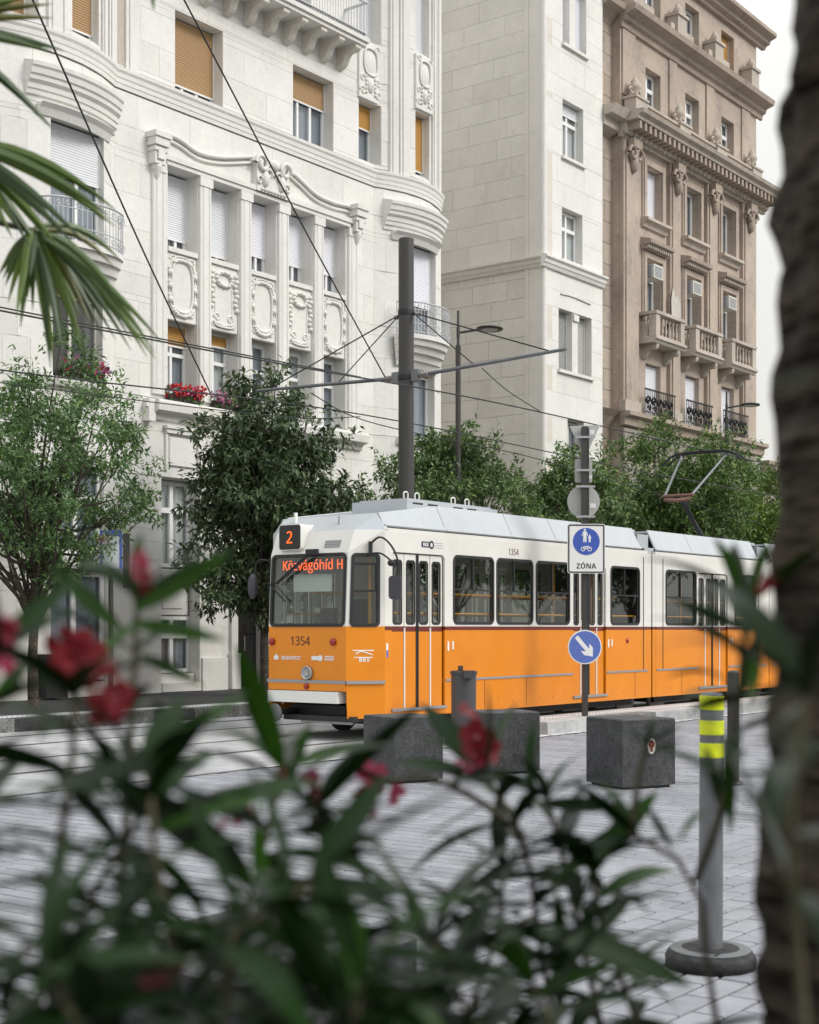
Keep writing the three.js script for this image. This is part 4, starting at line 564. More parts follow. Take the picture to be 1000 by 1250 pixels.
    for (const [a, b] of wins) for (let x = a + 0.15; x < b - 0.3; x += 0.62) for (const z of [-0.7, 0.7]) { const st = obj('seat', [bx(x, x + 0.42, 1.2, 1.28, z - 0.24, z + 0.24)], seatM, T); obj('backrest', [bx(x + 0.4, x + 0.46, 1.25, 1.75, z - 0.24, z + 0.24)], seatM, st); obj('leg', [bx(x + 0.15, x + 0.27, 0.88, 1.2, z - 0.05, z + 0.05)], M.dark, st); }
  }
  car('front', 17.08, 25.28, [[17.24, 18.59], [22.48, 23.65]], [[18.83, 19.94], [20.05, 21.13], [21.26, 22.34], [23.83, 24.92]], [[17.12, 18.7], [18.7, 20.6], [20.6, 22.0], [22.0, 23.5], [23.5, 25.1]]);
  car('middle', 25.6, 30.85, [[27.45, 28.85]], [[26.02, 27.33], [29.2, 30.24]], [[25.7, 27.3], [27.3, 28.75], [28.75, 30.5]]);
  car('rear', 31.15, 40.5, [[33.2, 34.5], [38.2, 39.5]], [[31.6, 32.9], [34.7, 35.8], [35.9, 37.0], [37.1, 38.1]], [[31.3, 33], [33, 35], [35, 37], [37, 39], [39, 40.3]]);
  for (const [a, b] of [[25.28, 25.6], [30.85, 31.15]]) { const g = []; for (let k = 0; k < 5; k++) { const x = a + (b - a) * k / 5; g.push(bx(x + 0.004, x + (b - a) / 5 - 0.004, 0.36, 3.06, -1.02 + (k % 2) * 0.03, 1.02 - (k % 2) * 0.03)); } obj('bellows', g, rubber, T);
    // overlapping end skirts hide most of the bellows
    for (const [q, r] of [[a - 0.001, a + 0.13], [b - 0.13, b + 0.001]]) { obj('end_skirt', [side(q, r, Y0, YB, HW - 0.004).sheet()], orange, T); obj('end_skirt', [side(q, r, YT, YG, HW - 0.004).sheet()], cream, T); obj('end_skirt', [side(q, r, YB, YT, HW - 0.004).sheet()], band, T); }
    obj('roof_link', [bx(a - 0.1, b + 0.1, 3.09, 3.2, -1.0, 1.0), bx(a - 0.06, b + 0.06, 3.2, 3.46, -0.9, 0.9)], mat([0.42, 0.44, 0.47], 0.5), T); }
  for (const x of [25.08, 25.88, 30.4]) obj('panel_seam', [bx(x, x + 0.02, 0.85, 3.0, HW, HW + 0.006)], rubber, T);
  obj('end_wall', [bx(40.46, 40.5, Y0, YG, -HW + 0.05, HW - 0.05)], orange, T);
  // ---- cab: flat nose with tapered corners
  const UN = 16.6, A = 0.755, UC = 17.08, back = (y) => y > 2.75 ? 0.05 + (y - 2.75) * 0.42 : y > 1.68 ? (y - 1.68) * 0.05 : y < 0.9 ? (0.9 - y) * 0.06 : 0;
  const nose = (y, k) => [V(UC, y, -HW), V(UN + back(y), y, -A), V(UN + back(y), y, A), V(UC, y, HW)][k];
  const face = (k, y0, y1) => patch(nose(y0, k), nose(y0, k + 1), nose(y1, k + 1), nose(y1, k));
  const levels = [[0.33, 0.86, orange, 0], [0.86, YB, orange, 4], [YB, YT, orange, 1], [YT, 2.76, cream, 2], [2.76, 3.1, cream, 3]];
  for (const [y0, y1, m, id] of levels) for (let k = 0; k < 3; k++) {
    if (id === 0 && k === 1) continue;                            // open under the bumper
    const p = face(k, y0, y1);
    if (id === 2) { const r = k === 1 ? [0.04, 0.0, p.w - 0.04, p.h - 0.02, 0.07] : k === 2 ? [0.07, 0.0, p.w - 0.1, p.h - 0.03, 0.05] : [0.1, 0.0, p.w - 0.07, p.h - 0.03, 0.05]; r[1] = 0.012;
      obj('cab_panel', [p.sheet([r])], m, T);
      const g = grp(k === 1 ? 'windshield' : 'cab_window', T); obj('gasket', [p.ring(r, 0.02, 0.028, 0.035, -0.02)], rubber, g); obj('pane', [p.disc([r[0] + 0.012, r[1] + 0.012, r[2] - 0.012, r[3] - 0.012, r[4]], 0.005, -0.02)], tint, g);
      if (k !== 1) obj('bar', [p.box(r[0], r[2], 0.5, 0.535, -0.03, 0.006), p.box(r[0], r[2], 0.9, 0.93, -0.03, 0.006), p.box(r[2] - 0.05, r[2] - 0.02, 0.5, 0.92, -0.03, 0.006)], rubber, g);
      continue; }
    obj('cab_panel', [p.sheet()], id === 1 ? (k === 1 ? orange : orange) : m, T);
  }
  obj('trim_strip', [0, 1, 2].map((k) => face(k, 0.84, 0.885)).map((p) => p.box(0, p.w, 0, p.h, 0, 0.03)), grey, T);
  obj('bumper', [fin(bx(UN - 0.06, UN + 0.25, 0.55, 0.72, -A + 0.03, A - 0.12))], ivory, T);
  obj('bumper_top', [bx(UN - 0.02, UN + 0.1, 0.73, 0.855, -A + 0.01, A - 0.01)], orange, T);
  obj('cab_roof', [(() => { const v = []; const a = nose(3.1, 0), b = nose(3.1, 1), c = nose(3.1, 2), d = nose(3.1, 3), e = V(UC + 0.04, 3.34, 0.92), f = V(UC + 0.04, 3.34, -0.92), g1 = V(UC + 0.1, 3.1, HW), h1 = V(UC + 0.1, 3.1, -HW); const q = (...t) => t.forEach((w) => v.push(w.x, w.y, w.z)); q(b, c, e); q(b, e, f); q(c, d, e); q(d, g1, e); q(a, b, f); q(a, f, h1); const g = new THREE.BufferGeometry(); g.setAttribute('position', new THREE.Float32BufferAttribute(v, 3)); return fin(g); })()], roofM, T);
  { const e = obj('roof_box', [bx(18.35, 20.9, 3.45, 3.66, -0.55, 0.55), bx(18.45, 20.8, 3.66, 3.69, -0.48, 0.48)], roofM, T); for (const x of [18.5, 18.9, 19.6, 20.0]) obj('vent_slot', [bx(x, x + 0.26, 3.6, 3.625, 0.55, 0.556)], rubber, e); for (const x of [18.6, 18.9, 19.9, 20.3]) obj('lifting_eye', [tube([V(x, 3.69, 0.3), V(x, 3.8, 0.3), V(x + 0.1, 3.8, 0.3), V(x + 0.1, 3.7, 0.3)], 0.012)], ivory, e); }
  // route number box
  { const z = -0.35, g = grp('route_box', T); const y0 = 2.82, y1 = 3.21, x = UN + 0.02; const s = rrect(-0.22, 0, 0.22, y1 - y0, 0.05); obj('housing', [fin(extr(s, 0.5, 4).rotateY(-Math.PI / 2).translate(x + 0.5, y0, z))], cream, g); const f = rrect(-0.208, 0.012, 0.208, y1 - y0 - 0.012, 0.045); obj('screen', [fin(extr(f, 0.012, 4).rotateY(-Math.PI / 2).translate(x + 0.008, y0, z))], mat([0.012, 0.013, 0.013], 0.12), g);
    obj('route_number', [fin(letters('2', 0.18, sans, 0.006).rotateY(-Math.PI / 2).translate(x - 0.006, y0 + 0.105, z))], new THREE.MeshStandardMaterial({ color: 0x000000, emissive: new THREE.Color(1, 0.13, 0.02), emissiveIntensity: 1.3 }), g); }
  { const g = grp('destination_display', T), x = UN + 0.16; obj('screen', [bx(x, x + 0.05, 2.47, 2.7, -0.6, 0.62)], mat([0.012, 0.012, 0.012], 0.25), g); obj('destination_text', [fin(letters('K\u00f6zv\u00e1g\u00f3h\u00edd H', 0.145, sans, 0.004).scale(0.98, 1, 1).rotateY(-Math.PI / 2).translate(x - 0.005, 2.525, -0.02))], new THREE.MeshStandardMaterial({ color: 0x000000, emissive: new THREE.Color(1, 0.10, 0.015), emissiveIntensity: 1.6 }), g); }
  obj('dashboard', [bx(UN + 0.08, UN + 0.55, 1.2, 1.7, -0.8, 0.8), bx(UN + 0.2, UN + 0.3, 1.7, 1.95, 0.1, 0.35)], M.dark, T);
  { const c = obj('driver_seat', [bx(17.35, 17.8, 1.3, 1.4, -0.3, 0.2)], M.dark, T); obj('backrest', [bx(17.78, 17.88, 1.35, 2.1, -0.3, 0.2)], M.dark, c); obj('leg', [bx(17.5, 17.64, 0.88, 1.3, -0.12, 0.02)], M.dark, c); }
  obj('cab_wall', [bx(18.62, 18.68, 0.88, 2.9, -1.0, 0.15)], inner, T); obj('sun_blind', [bx(UN + 0.22, UN + 0.23, 2.2, 2.46, -0.45, 0.3)], M.curtainPale, T);
  // lamps, wipers, grille, mirrors
  { const l = obj('headlight', [lathe([[0, -0.02], [0.085, -0.02], [0.095, 0.02], [0.09, 0.05], [0.075, 0.055], [0.07, 0.03], [0, 0.01]], 20).scale(1.12, 1, 1.12).rotateZ(Math.PI / 2).translate(UN, 0.99, 0.03)], M.steel, T); obj('lens', [ball(UN - 0.035, 0.99, 0.03, 0.02, 0.075, 0.075, 14, 10)], phys([0.9, 0.9, 0.9], 0.05, { transmission: 0.8, thickness: 0.02, ior: 1.5 }), l); }
  for (const z of [-0.68, 0.52]) obj('marker_lamp', [lathe([[0, 0], [0.055, 0], [0.055, 0.03], [0.035, 0.05], [0, 0.055]], 14).rotateZ(Math.PI / 2).translate(UN, 1.45, z)], red, T);
  obj('marker_lamp', [lathe([[0, 0], [0.045, 0], [0.04, 0.03], [0, 0.045]], 14).rotateZ(Math.PI / 2).translate(UN - 0.02, 0.79, 0.02)], red, T); for (const x of [24.45]) obj('marker_lamp', [ball(x, 1.42, HW, 0.05, 0.05, 0.03)], red, T);
  obj('wiper', [rod(V(UN - 0.02, 2.8, 0.12), V(UN - 0.03, 2.32, -0.6), 0.016, 0.012, 5), rod(V(UN - 0.03, 2.8, 0.17), V(UN - 0.035, 2.32, -0.55), 0.014, 0.012, 5), rod(V(UN - 0.02, 2.34, -0.75), V(UN - 0.03, 2.05, -0.4), 0.014, 0.014, 5), bx(UN - 0.05, UN, 2.74, 2.82, 0.02, 0.24)], rubber, T);
  obj('vent_grille', [0, 1, 2, 3, 4].map((k) => face(1, 2.84, 2.98).box(1.02, 1.32, 0.02 * k + 0.005 * k, 0.02 * k + 0.005 * k + 0.014, 0, 0.012)), grey, T);
  { const m = obj('mirror', [fin(extr(rrect(-0.09, -0.17, 0.09, 0.17, 0.05), 0.1, 4).rotateY(-Math.PI / 2 + 0.5).translate(17.0, 2.24, HW + 0.26))], mat([0.05, 0.05, 0.06], 0.4), T); obj('arm', [tube([V(16.88, 2.88, 0.98), V(16.9, 2.98, 1.15), V(16.96, 2.86, 1.3), V(17.0, 2.62, 1.4), V(17.0, 2.4, 1.38)], 0.016, 6), tube([V(16.88, 2.74, 0.98), V(16.92, 2.74, 1.15), V(16.99, 2.56, 1.38)], 0.014, 6), rod(V(16.88, 2.7, 0.99), V(16.88, 2.92, 0.99), 0.03), ball(16.97, 2.6, 1.3, 0.05, 0.05, 0.06)], rubber, m); }
  { const m = obj('mirror', [ball(16.85, 2.3, -HW - 0.22, 0.06, 0.2, 0.09, 12, 10)], mat([0.05, 0.05, 0.06], 0.4), T); obj('arm', [tube([V(17.0, 2.7, -HW), V(16.9, 2.7, -HW - 0.15), V(16.87, 2.5, -HW - 0.2)], 0.014, 6)], rubber, m); }
  { const a = obj('antenna', [bx(17.0, 17.05, 3.15, 3.42, -0.6, -0.57)], ivory, T); obj('antenna', [lathe([[0.09, 0], [0.08, 0.03], [0.03, 0.05], [0.02, 0.2], [0, 0.22]], 10).translate(16.95, 3.12, 0.35)], grey, T); }
  // buffer, coupler and wheels
  { const c = obj('coupler', [rod(V(UN + 0.4, 0.4, -0.46), V(UN - 0.1, 0.4, -0.5), 0.05), bx(UN + 0.05, UN + 0.8, 0.28, 0.36, -0.5, 0.85), bx(UN + 0.3, UN + 0.9, 0.36, 0.5, -0.6, 0.5)], M.black, T); obj('buffer_disc', [lathe([[0, 0], [0.035, 0], [0.035, 0.02], [0.13, 0.02], [0.135, 0.05], [0.12, 0.07], [0, 0.07]], 22).rotateZ(Math.PI / 2).translate(UN - 0.08, 0.39, -0.52)], mat([0.16, 0.16, 0.165], 0.6), c); obj('guard', [bx(UN + 0.1, UN + 0.14, 0.24, 0.3, -0.2, 0.78)], grey, c); }
  for (const x of [18.35, 20.05, 25.0, 26.3, 31.0, 38]) for (const z of [-0.73, 0.73]) { const w = obj('wheel', [lathe([[0.05, -0.06], [0.27, -0.06], [0.33, -0.05], [0.33, 0.05], [0.05, 0.06]], 26).rotateX(Math.PI / 2).translate(x, 0.335, z)], M.rail, T); obj('hub', [lathe([[0, 0], [0.09, 0], [0.08, 0.06], [0, 0.08]], 12).rotateX(Math.PI / 2).translate(x, 0.335, z + 0.05 * Math.sign(z))], M.black, w); }
  // lettering and stickers
  const onFront = (g, y, z, dx = 0) => fin(g.rotateY(-Math.PI / 2).translate(UN - 0.003 + dx, y, z));
  obj('fleet_number', [onFront(letters('1354', 0.13), 1.4, -0.12), fin(letters('1354', 0.105).translate(20.55, 2.86, HW + 0.001))], ink, T);
  obj('lettering', [onFront(letters('BUDAPEST', 0.056, sansBold), 1.18, -0.3), onFront(bx(-0.045, 0.045, 0, 0.06, 0, 0.002), 1.18, -0.6), onFront(bx(-0.012, 0.012, 0.06, 0.09, 0, 0.002), 1.18, -0.6), onFront(bx(-0.07, 0.06, 0, 0.06, 0, 0.002), 1.18, 0.17), onFront(new THREE.CircleGeometry(0.045, 18), 1.21, 0.27, -0.002), ...[0, 0.025, 0.05].map((d) => onFront(bx(-0.09, 0.09, d, d + 0.013, 0, 0.002), 1.18, 0.44))], decal, T);
  { const p = face(2, 0.86, YB); obj('lettering', [p.box(0.1, 0.42, 0.46, 0.475, 0, 0.002), p.box(0.12, 0.4, 0.36, 0.372, 0, 0.002), p.put(letters('BKV', 0.06, sansBold), 0.001)].slice(0, 2).concat([p.put(letters('BKV', 0.065, sansBold).translate(0.28, 0.3, 0), 0.001), p.put(tube([V(0.14, 0.41, 0), V(0.22, 0.45, 0), V(0.34, 0.42, 0), V(0.4, 0.4, 0)], 0.008), 0.001)]), decal, T); }
  { const p = side(18.0, 18.6, 2.82, 3.04); obj('operator_logo', [p.disc([-0.02 + 0.0, 0.06, 0.2, 0.15, 0.02], 0.003, 0), p.put(fin(new THREE.RingGeometry(0.035, 0.065, 20)).translate(0.24, 0.105, 0.004), 0)], mat([0.03, 0.035, 0.06], 0.5), T); obj('lettering', [p.put(letters('BKK', 0.055, sansBold).translate(0.09, 0.077, 0.004), 0)], decal, T); obj('lettering', [0.13, 0.095, 0.06].map((y) => p.box(0.34, 0.54, y, y + 0.012, 0, 0.002)), mat([0.4, 0.4, 0.45], 0.6), T); }
  { const p = side(17.08, 17.3, 0.5, 1.6); obj('sticker', [p.disc([0.03, 0.72, 0.075, 0.93, 0.008], 0.003, 0)], decal, T); obj('sticker', [p.disc([0.032, 0.72, 0.073, 0.83, 0.008], 0.004, 0.001)], mat([0.12, 0.14, 0.45], 0.6), T); }
  // pantograph on the middle car
  { const g = grp('pantograph', T), b = V(30.0, 3.3, 0), k = V(28.75, 4.5, 0); obj('base_frame', [bx(28.6, 30.6, 3.56, 3.62, -0.5, -0.42), bx(28.6, 30.6, 3.56, 3.62, 0.42, 0.5), bx(29.9, 30.1, 3.56, 3.66, -0.5, 0.5)], M.iron, g);
    obj('lower_arm', [rod(V(30.0, 3.6, 0), k, 0.055, 0.05), rod(V(29.7, 3.6, 0.12), V(28.85, 4.45, 0.08), 0.018)], M.iron, g);
    obj('knee', [tube([V(28.75, 4.42, -0.32), V(28.6, 4.38, 0), V(28.75, 4.42, 0.32)], 0.04), rod(V(28.75, 4.5, -0.36), V(28.75, 4.5, 0.36), 0.03)], M.rust, g);
    for (const s of [-1, 1]) obj('upper_arm', [rod(V(28.75, 4.5, s * 0.32), V(30.0, 5.48, s * 0.55), 0.032, 0.026)], M.galv, g);
    obj('collector_head', [-0.12, 0.12].map((d) => tube([V(30.0 + d, 5.3, -0.95), V(30.0 + d, 5.5, -0.7), V(30.0 + d, 5.55, 0), V(30.0 + d, 5.5, 0.7), V(30.0 + d, 5.3, 0.95)], 0.025)).concat([bx(29.85, 30.15, 5.48, 5.52, -0.62, -0.56), bx(29.85, 30.15, 5.48, 5.52, 0.56, 0.62)]), M.iron, g); }
}
// ---------------------------------------------------------------- overhead line
{
  const px = 21.3, pz = -16.05;
  const T = thing('catenary_pole', 'tall dark grey catenary pole with two bracket arms behind the tram', 'pole', null, [px, 0, pz]);
  obj('shaft', [lathe([[0.17, 0], [0.17, 0.5], [0.145, 0.55], [0.14, 8.68], [0.12, 8.7], [0, 8.72]], 24)], M.pole, T);
  obj('collar', [lathe([[0.146, 0], [0.152, 0.01], [0.152, 0.1], [0.146, 0.11]], 24).translate(0, 6.12, 0), lathe([[0.146, 0], [0.152, 0.01], [0.152, 0.1], [0.146, 0.11]], 24).translate(0, 7.3, 0)], M.iron, T);
  for (const [s, L, y1] of [[1, 3.35, 6.32], [-1, 3.65, 6.3]]) {
    const b = obj('bracket_arm', [rod(V(0, 6.2, s * 0.3), V(0, y1, s * L), 0.036, 0.03), bx(-0.05, 0.05, 6.1, 6.3, Math.min(s * 0.13, s * 0.3), Math.max(s * 0.13, s * 0.3))], M.galv, T);
    obj('insulator', [0, 1, 2].map((k) => lathe([[0.03, 0], [0.06, 0.015], [0.06, 0.03], [0.03, 0.045]], 12).rotateX(Math.PI / 2).translate(0, 6.2, s * (0.34 + k * 0.06))).concat([0, 1].map((k) => lathe([[0.02, 0], [0.045, 0.015], [0.02, 0.03]], 10).rotateX(Math.PI / 2).translate(0, 7.3, s * (0.22 + k * 0.05)))), mat([0.25, 0.22, 0.2], 0.4), b);
    obj('stay', [rod(V(0, 7.34, s * 0.15), V(0, 6.2 + (y1 - 6.2) * 0.42 + 0.03, s * (0.3 + (L - 0.3) * 0.38)), 0.011, 0.011, 5), rod(V(0, 7.34, s * 0.15), V(0, y1 - 0.02, s * (L - 0.25)), 0.013, 0.013, 5)], M.wire, b);
  }
  const wire = (label, pts, r = 0.012) => tag(obj('overhead_wire', [tube(pts, r, 5, 60)], M.wire), label, 'wire', 'overhead tram wires');
  const line = (z, y, x0, x1, sag) => Array.from({ length: 11 }, (_, k) => { const t = k / 10; return V(x0 + (x1 - x0) * t, y - sag * 4 * t * (1 - t), z); });
  wire('contact wire strung above the orange tram touching its pantograph', [V(4, 5.32, -14.36), V(15.3, 5.48, -14.36), V(21.3, 5.62, -14.36), V(30, 5.6, -14.36), V(60, 5.6, -14.36)], 0.013);
  wire('contact wire above the empty track beside the pavement trees', [V(4, 5.25, -17.6), V(13.5, 5.4, -17.6), V(21.3, 5.72, -17.6), V(34, 5.6, -17.6), V(64, 5.6, -17.6)], 0.013);
  wire('thin feeder wire just below the contact wire of the empty track', [V(4, 5.1, -17.9), V(13.5, 5.27, -17.9), V(20.5, 5.5, -17.7), V(21.9, 5.68, -17.6)], 0.009);
  wire('suspension wire drooping to the bracket arm from the end of the street', [V(2, 5.9, -16.2), V(13, 6.05, -16.6), V(21.3, 6.3, -17.1)], 0.012);
  wire('hanger wire under the bracket arm on the tram side', [V(21.3, 6.18, -14.4), V(22.0, 5.9, -14.36), V(23.2, 5.63, -14.36)], 0.009);
  wire('steep span wire reaching the empty track wire before the flower boxes', [at(257, 480, 25.0), at(172, 300, 20.6), at(40, 0, 16.2), at(-40, -182, 14)], 0.013);
  wire('steep span wire rising from the pole bracket across the carved panels', [at(470, 460, 27.2), at(372, 280, 23.6), at(225, 0, 19.6), at(150, -140, 18)], 0.013);
  wire('lower wire slanting behind the dark tree towards the tan house', [at(380, 480, 29.5), at(430, 508, 30.5), at(640, 556, 36), at(760, 590, 40), at(930, 640, 48)], 0.012);
}
// ---------------------------------------------------------------- street lamps
function streetLamp(x, label) {
  const T = thing('street_lamp', label, 'street lamp', 'street lamps on the pavement', [x, 0.19, -20.5]);
  obj('post', [lathe([[0.11, 0], [0.11, 1.2], [0.075, 1.3], [0.065, 8.3], [0.035, 8.34], [0.03, 9.15], [0, 9.18]], 16)], M.pole, T);
  obj('arm', [rod(V(0, 8.62, 0), V(0.28, 8.7, 0.38), 0.03), rod(V(0, 8.5, 0), V(0, 8.75, 0), 0.045)], M.pole, T);
  const h = obj('lamp_head', [lathe([[0, 0.07], [0.12, 0.06], [0.3, 0.02], [0.31, 0], [0.29, -0.03], [0, -0.03]], 24).scale(1.15, 1, 1).translate(0.45, 8.72, 0.62)], M.pole, T);
  obj('lens', [lathe([[0, -0.05], [0.2, -0.03], [0.2, -0.028]], 20).translate(0.45, 8.72, 0.62)], mat([0.5, 0.5, 0.48], 0.3), h); obj('junction_box', [bx(-0.12, -0.06, 4.3, 4.6, -0.06, 0.06)], M.pole, T);
}
streetLamp(29.3, 'dark street lamp with a disc head before the pale ashlar wall'); streetLamp(44.5, 'dark street lamp with a disc head before the tan house');
// ---------------------------------------------------------------- sign post on the tram platform
{
  const T = thing('sign_post', 'grey sign post with a shared path zone sign and a blue arrow disc', 'sign post', null, [21.4, 0.19, -12.4], -0.84);
  // local +z faces the camera side, local x to the side
  const back = mat([0.50, 0.51, 0.52], 0.45, { metalness: 0.3, map: dirtyMap }), white = mat([0.78, 0.78, 0.77], 0.5), blue = mat([0.045, 0.095, 0.42], 0.45), ink = mat([0.02, 0.02, 0.022], 0.5);
  obj('post', [bx(-0.045, 0.045, 0, 4.82, -0.05, 0.05), bx(-0.06, -0.046, 1.6, 4.8, -0.02, 0.06), bx(0.046, 0.06, 1.6, 4.8, -0.02, 0.06)], M.pole, T);
  const clamp = (y) => [bx(-0.16, 0.16, y, y + 0.035, 0.05, 0.075), bx(-0.09, -0.06, y, y + 0.035, -0.09, 0.05), bx(0.06, 0.09, y, y + 0.035, -0.09, 0.05)];
  const tri = new THREE.Shape(); [[-0.26, 4.84], [0.26, 4.86], [0.0, 4.3]].forEach(([x, y], i) => i ? tri.lineTo(x, y) : tri.moveTo(x, y));
  const s1 = obj('triangular_sign', [fin(extr(tri, 0.02).translate(0.02, 0, -0.11))], back, T); s1.userData.label = 'grey back of an inverted triangular sign'; obj('clamp', clamp(4.62), M.steel, s1);
  const s2 = obj('plate_sign', [fin(extr(rrect(-0.145, 3.9, 0.145, 4.29, 0.03), 0.02).translate(0, 0, -0.11))], back, T); obj('clamp', clamp(4.07), M.steel, s2);
  const s3 = obj('round_sign', [fin(new THREE.CylinderGeometry(0.275, 0.275, 0.02, 32).rotateX(Math.PI / 2).translate(0, 3.58, -0.105))], back, T); obj('clamp', [clamp(3.8), clamp(3.3)], M.steel, s3);
  obj('sticker', [bx(0.1, 0.18, 4.7, 4.78, -0.089, -0.087), bx(0.08, 0.14, 3.96, 4.02, -0.089, -0.087), bx(0.1, 0.2, 3.47, 3.55, -0.089, -0.087)], white, T);
  // zone sign
  const z = obj('zone_sign', [fin(extr(rrect(-0.315, -0.41, 0.315, 0.41, 0.04), 0.03).translate(-0.0, 2.78, 0.09))], white, T); z.userData.label = 'white zone sign with a blue disc of walkers and a bicycle';
  obj('back_plate', [fin(extr(rrect(-0.3, -0.4, 0.33, 0.43, 0.04), 0.03).translate(0.03, 2.78, -0.12))], back, T);
  const fb = rrect(-0.305, -0.4, 0.305, 0.4, 0.035); fb.holes = [rrect(-0.283, -0.378, 0.283, 0.378, 0.02, THREE.Path)];
  obj('border', [fin(extr(fb, 0.003).translate(0, 2.78, 0.12))], ink, z);
  const cy = 2.9; obj('blue_disc', [fin(new THREE.CylinderGeometry(0.225, 0.225, 0.004, 36).rotateX(Math.PI / 2).translate(0, cy, 0.122))], blue, z);
  const zz = 0.1245, P = [], person = (x, y, s) => { P.push(fin(new THREE.CircleGeometry(0.02 * s, 12).translate(x, y + 0.155 * s, zz))); const b = new THREE.Shape(); [[-0.03, 0.13], [0.03, 0.13], [0.055, 0.05], [0.042, 0.046], [0.024, 0.095], [0.028, 0.03], [0.03, -0.06], [0.006, -0.06], [0, 0.02], [-0.006, -0.06], [-0.03, -0.06], [-0.028, 0.03], [-0.024, 0.095], [-0.042, 0.046], [-0.055, 0.05]].forEach(([a, c], i) => i ? b.lineTo(x + a * s, y + c * s) : b.moveTo(x + a * s, y + c * s)); P.push(fin(new THREE.ShapeGeometry(b).translate(0, 0, zz))); };
  person(-0.025, cy + 0.045, 0.95); person(0.055, cy + 0.02, 0.55); P.push(fin(new THREE.RingGeometry(0.026, 0.038, 18).translate(-0.055, cy - 0.125, zz)), fin(new THREE.RingGeometry(0.026, 0.038, 18).translate(0.055, cy - 0.125, zz)));
  const bar = (a, b) => P.push(fin(rod(V(...a, zz), V(...b, zz), 0.006, 0.006, 4))); bar([-0.055, cy - 0.125], [-0.02, cy - 0.085]); bar([-0.02, cy - 0.085], [0.03, cy - 0.085]); bar([0.03, cy - 0.085], [0, cy - 0.125]); bar([0, cy - 0.125], [-0.055, cy - 0.125]); bar([0.055, cy - 0.125], [0.025, cy - 0.07]); bar([0, cy - 0.125], [-0.025, cy - 0.075]);
  obj('pictogram', P, white, z);
  obj('lettering', [fin(letters('Z\u00d3NA', 0.088, sansBold).translate(0, 2.45, 0.12))], ink, z);
  // arrow disc
  const a = obj('arrow_disc', [fin(new THREE.CylinderGeometry(0.285, 0.285, 0.02, 36).rotateX(Math.PI / 2).translate(-0.02, 1.15, 0.09))], white, T); a.userData.label = 'blue round sign with a white arrow pointing down';
  obj('blue_disc', [fin(new THREE.CylinderGeometry(0.265, 0.265, 0.004, 36).rotateX(Math.PI / 2).translate(-0.02, 1.15, 0.102))], mat([0.10, 0.16, 0.48], 0.45), a);
  const ar = new THREE.Shape(); [[-0.03, 0.2], [0.03, 0.2], [0.03, -0.06], [0.085, -0.005], [0.085, -0.085], [0, -0.185], [-0.085, -0.085], [-0.085, -0.005], [-0.03, -0.06]].forEach(([x, y], i) => i ? ar.lineTo(x, y) : ar.moveTo(x, y));
  obj('arrow', [fin(new THREE.ShapeGeometry(ar).scale(1.12, 1.12, 1).rotateZ(0.7).translate(-0.02, 1.15, 0.1045))], white, a);
}
// ---------------------------------------------------------------- bin, granite blocks, bollards
{
  const T = thing('litter_bin', 'dark grey round litter bin beside the orange tram door', 'bin', null, [17.72, 0, -12.3], 0.9);
  obj('body', [lathe([[0, 0.06], [0.17, 0.06], [0.18, 0.08], [0.185, 1.02], [0.17, 1.03], [0.165, 0.9]], 26), lathe([[0.1, 0], [0.1, 0.06]], 16)], mat([0.06, 0.06, 0.065], 0.45), T);
  obj('rim', [lathe([[0.185, 0], [0.2, 0.01], [0.2, 0.05], [0.186, 0.06]], 26).translate(0, 0.97, 0)], mat([0.05, 0.05, 0.055], 0.4), T); obj('ashtray', [bx(-0.3, -0.17, 0.93, 1.04, -0.08, 0.08)], mat([0.05, 0.05, 0.055], 0.4), T); obj('latch', [bx(0.13, 0.2, 1.03, 1.1, -0.03, 0.03)], mat([0.05, 0.05, 0.055], 0.4), T);
}
function block(x, z, s, h, turn, label) { const T = thing('granite_block', label, 'stone block', 'granite blocks on the plaza', [x, 0, z], turn); obj('body', [bevBlock(s, h)], M.granite, T); obj('foot', [bx(-s / 2 + 0.04, s / 2 - 0.04, -0.01, 0.03, -s / 2 + 0.04, s / 2 - 0.04)], M.black, T); return T; }
function bevBlock(s, h) { const g = bev(-s / 2, s / 2, -s / 2, s / 2, 0, h - 0.03, 0.012); const q = g.attributes.position; for (let i = 0; i < q.count; i++) { const y = q.getY(i); q.setXYZ(i, q.getX(i), q.getZ(i) + 0.03, -y); } return fin(g); }
block(12.75, -9.65, 0.62, 0.71, -0.34, 'dark granite block beside the litter bin before the tram door');
block(14.25, -9.35, 0.66, 0.70, -0.62, 'dark granite block between two others before the tram windows');
{ const b = block(13.75, -7.42, 0.66, 0.72, -0.46, 'dark granite block with a round sticker before the sign post');
  obj('sticker', [fin(new THREE.CylinderGeometry(0.062, 0.062, 0.003, 20).rotateX(Math.PI / 2).scale(0.8, 1.35, 1).translate(0.03, 0.44, 0.3315))], mat([0.75, 0.72, 0.66], 0.6), b); obj('sticker', [fin(new THREE.CylinderGeometry(0.04, 0.04, 0.003, 16).rotateX(Math.PI / 2).translate(0.03, 0.46, 0.334)), bx(0.015, 0.045, 0.38, 0.44, 0.333, 0.3345)], mat([0.25, 0.04, 0.03], 0.6), b); }
{ // large block close to the shrubs
  const T = thing('large_granite_block', 'large dark granite block behind the oleander leaves', 'stone block', null, [3.62, 0, -3.42]); obj('body', [bevBlock(0.84, 0.6)], M.granite, T); obj('foot', [bx(-0.38, 0.38, -0.01, 0.03, -0.38, 0.38)], M.black, T);
}
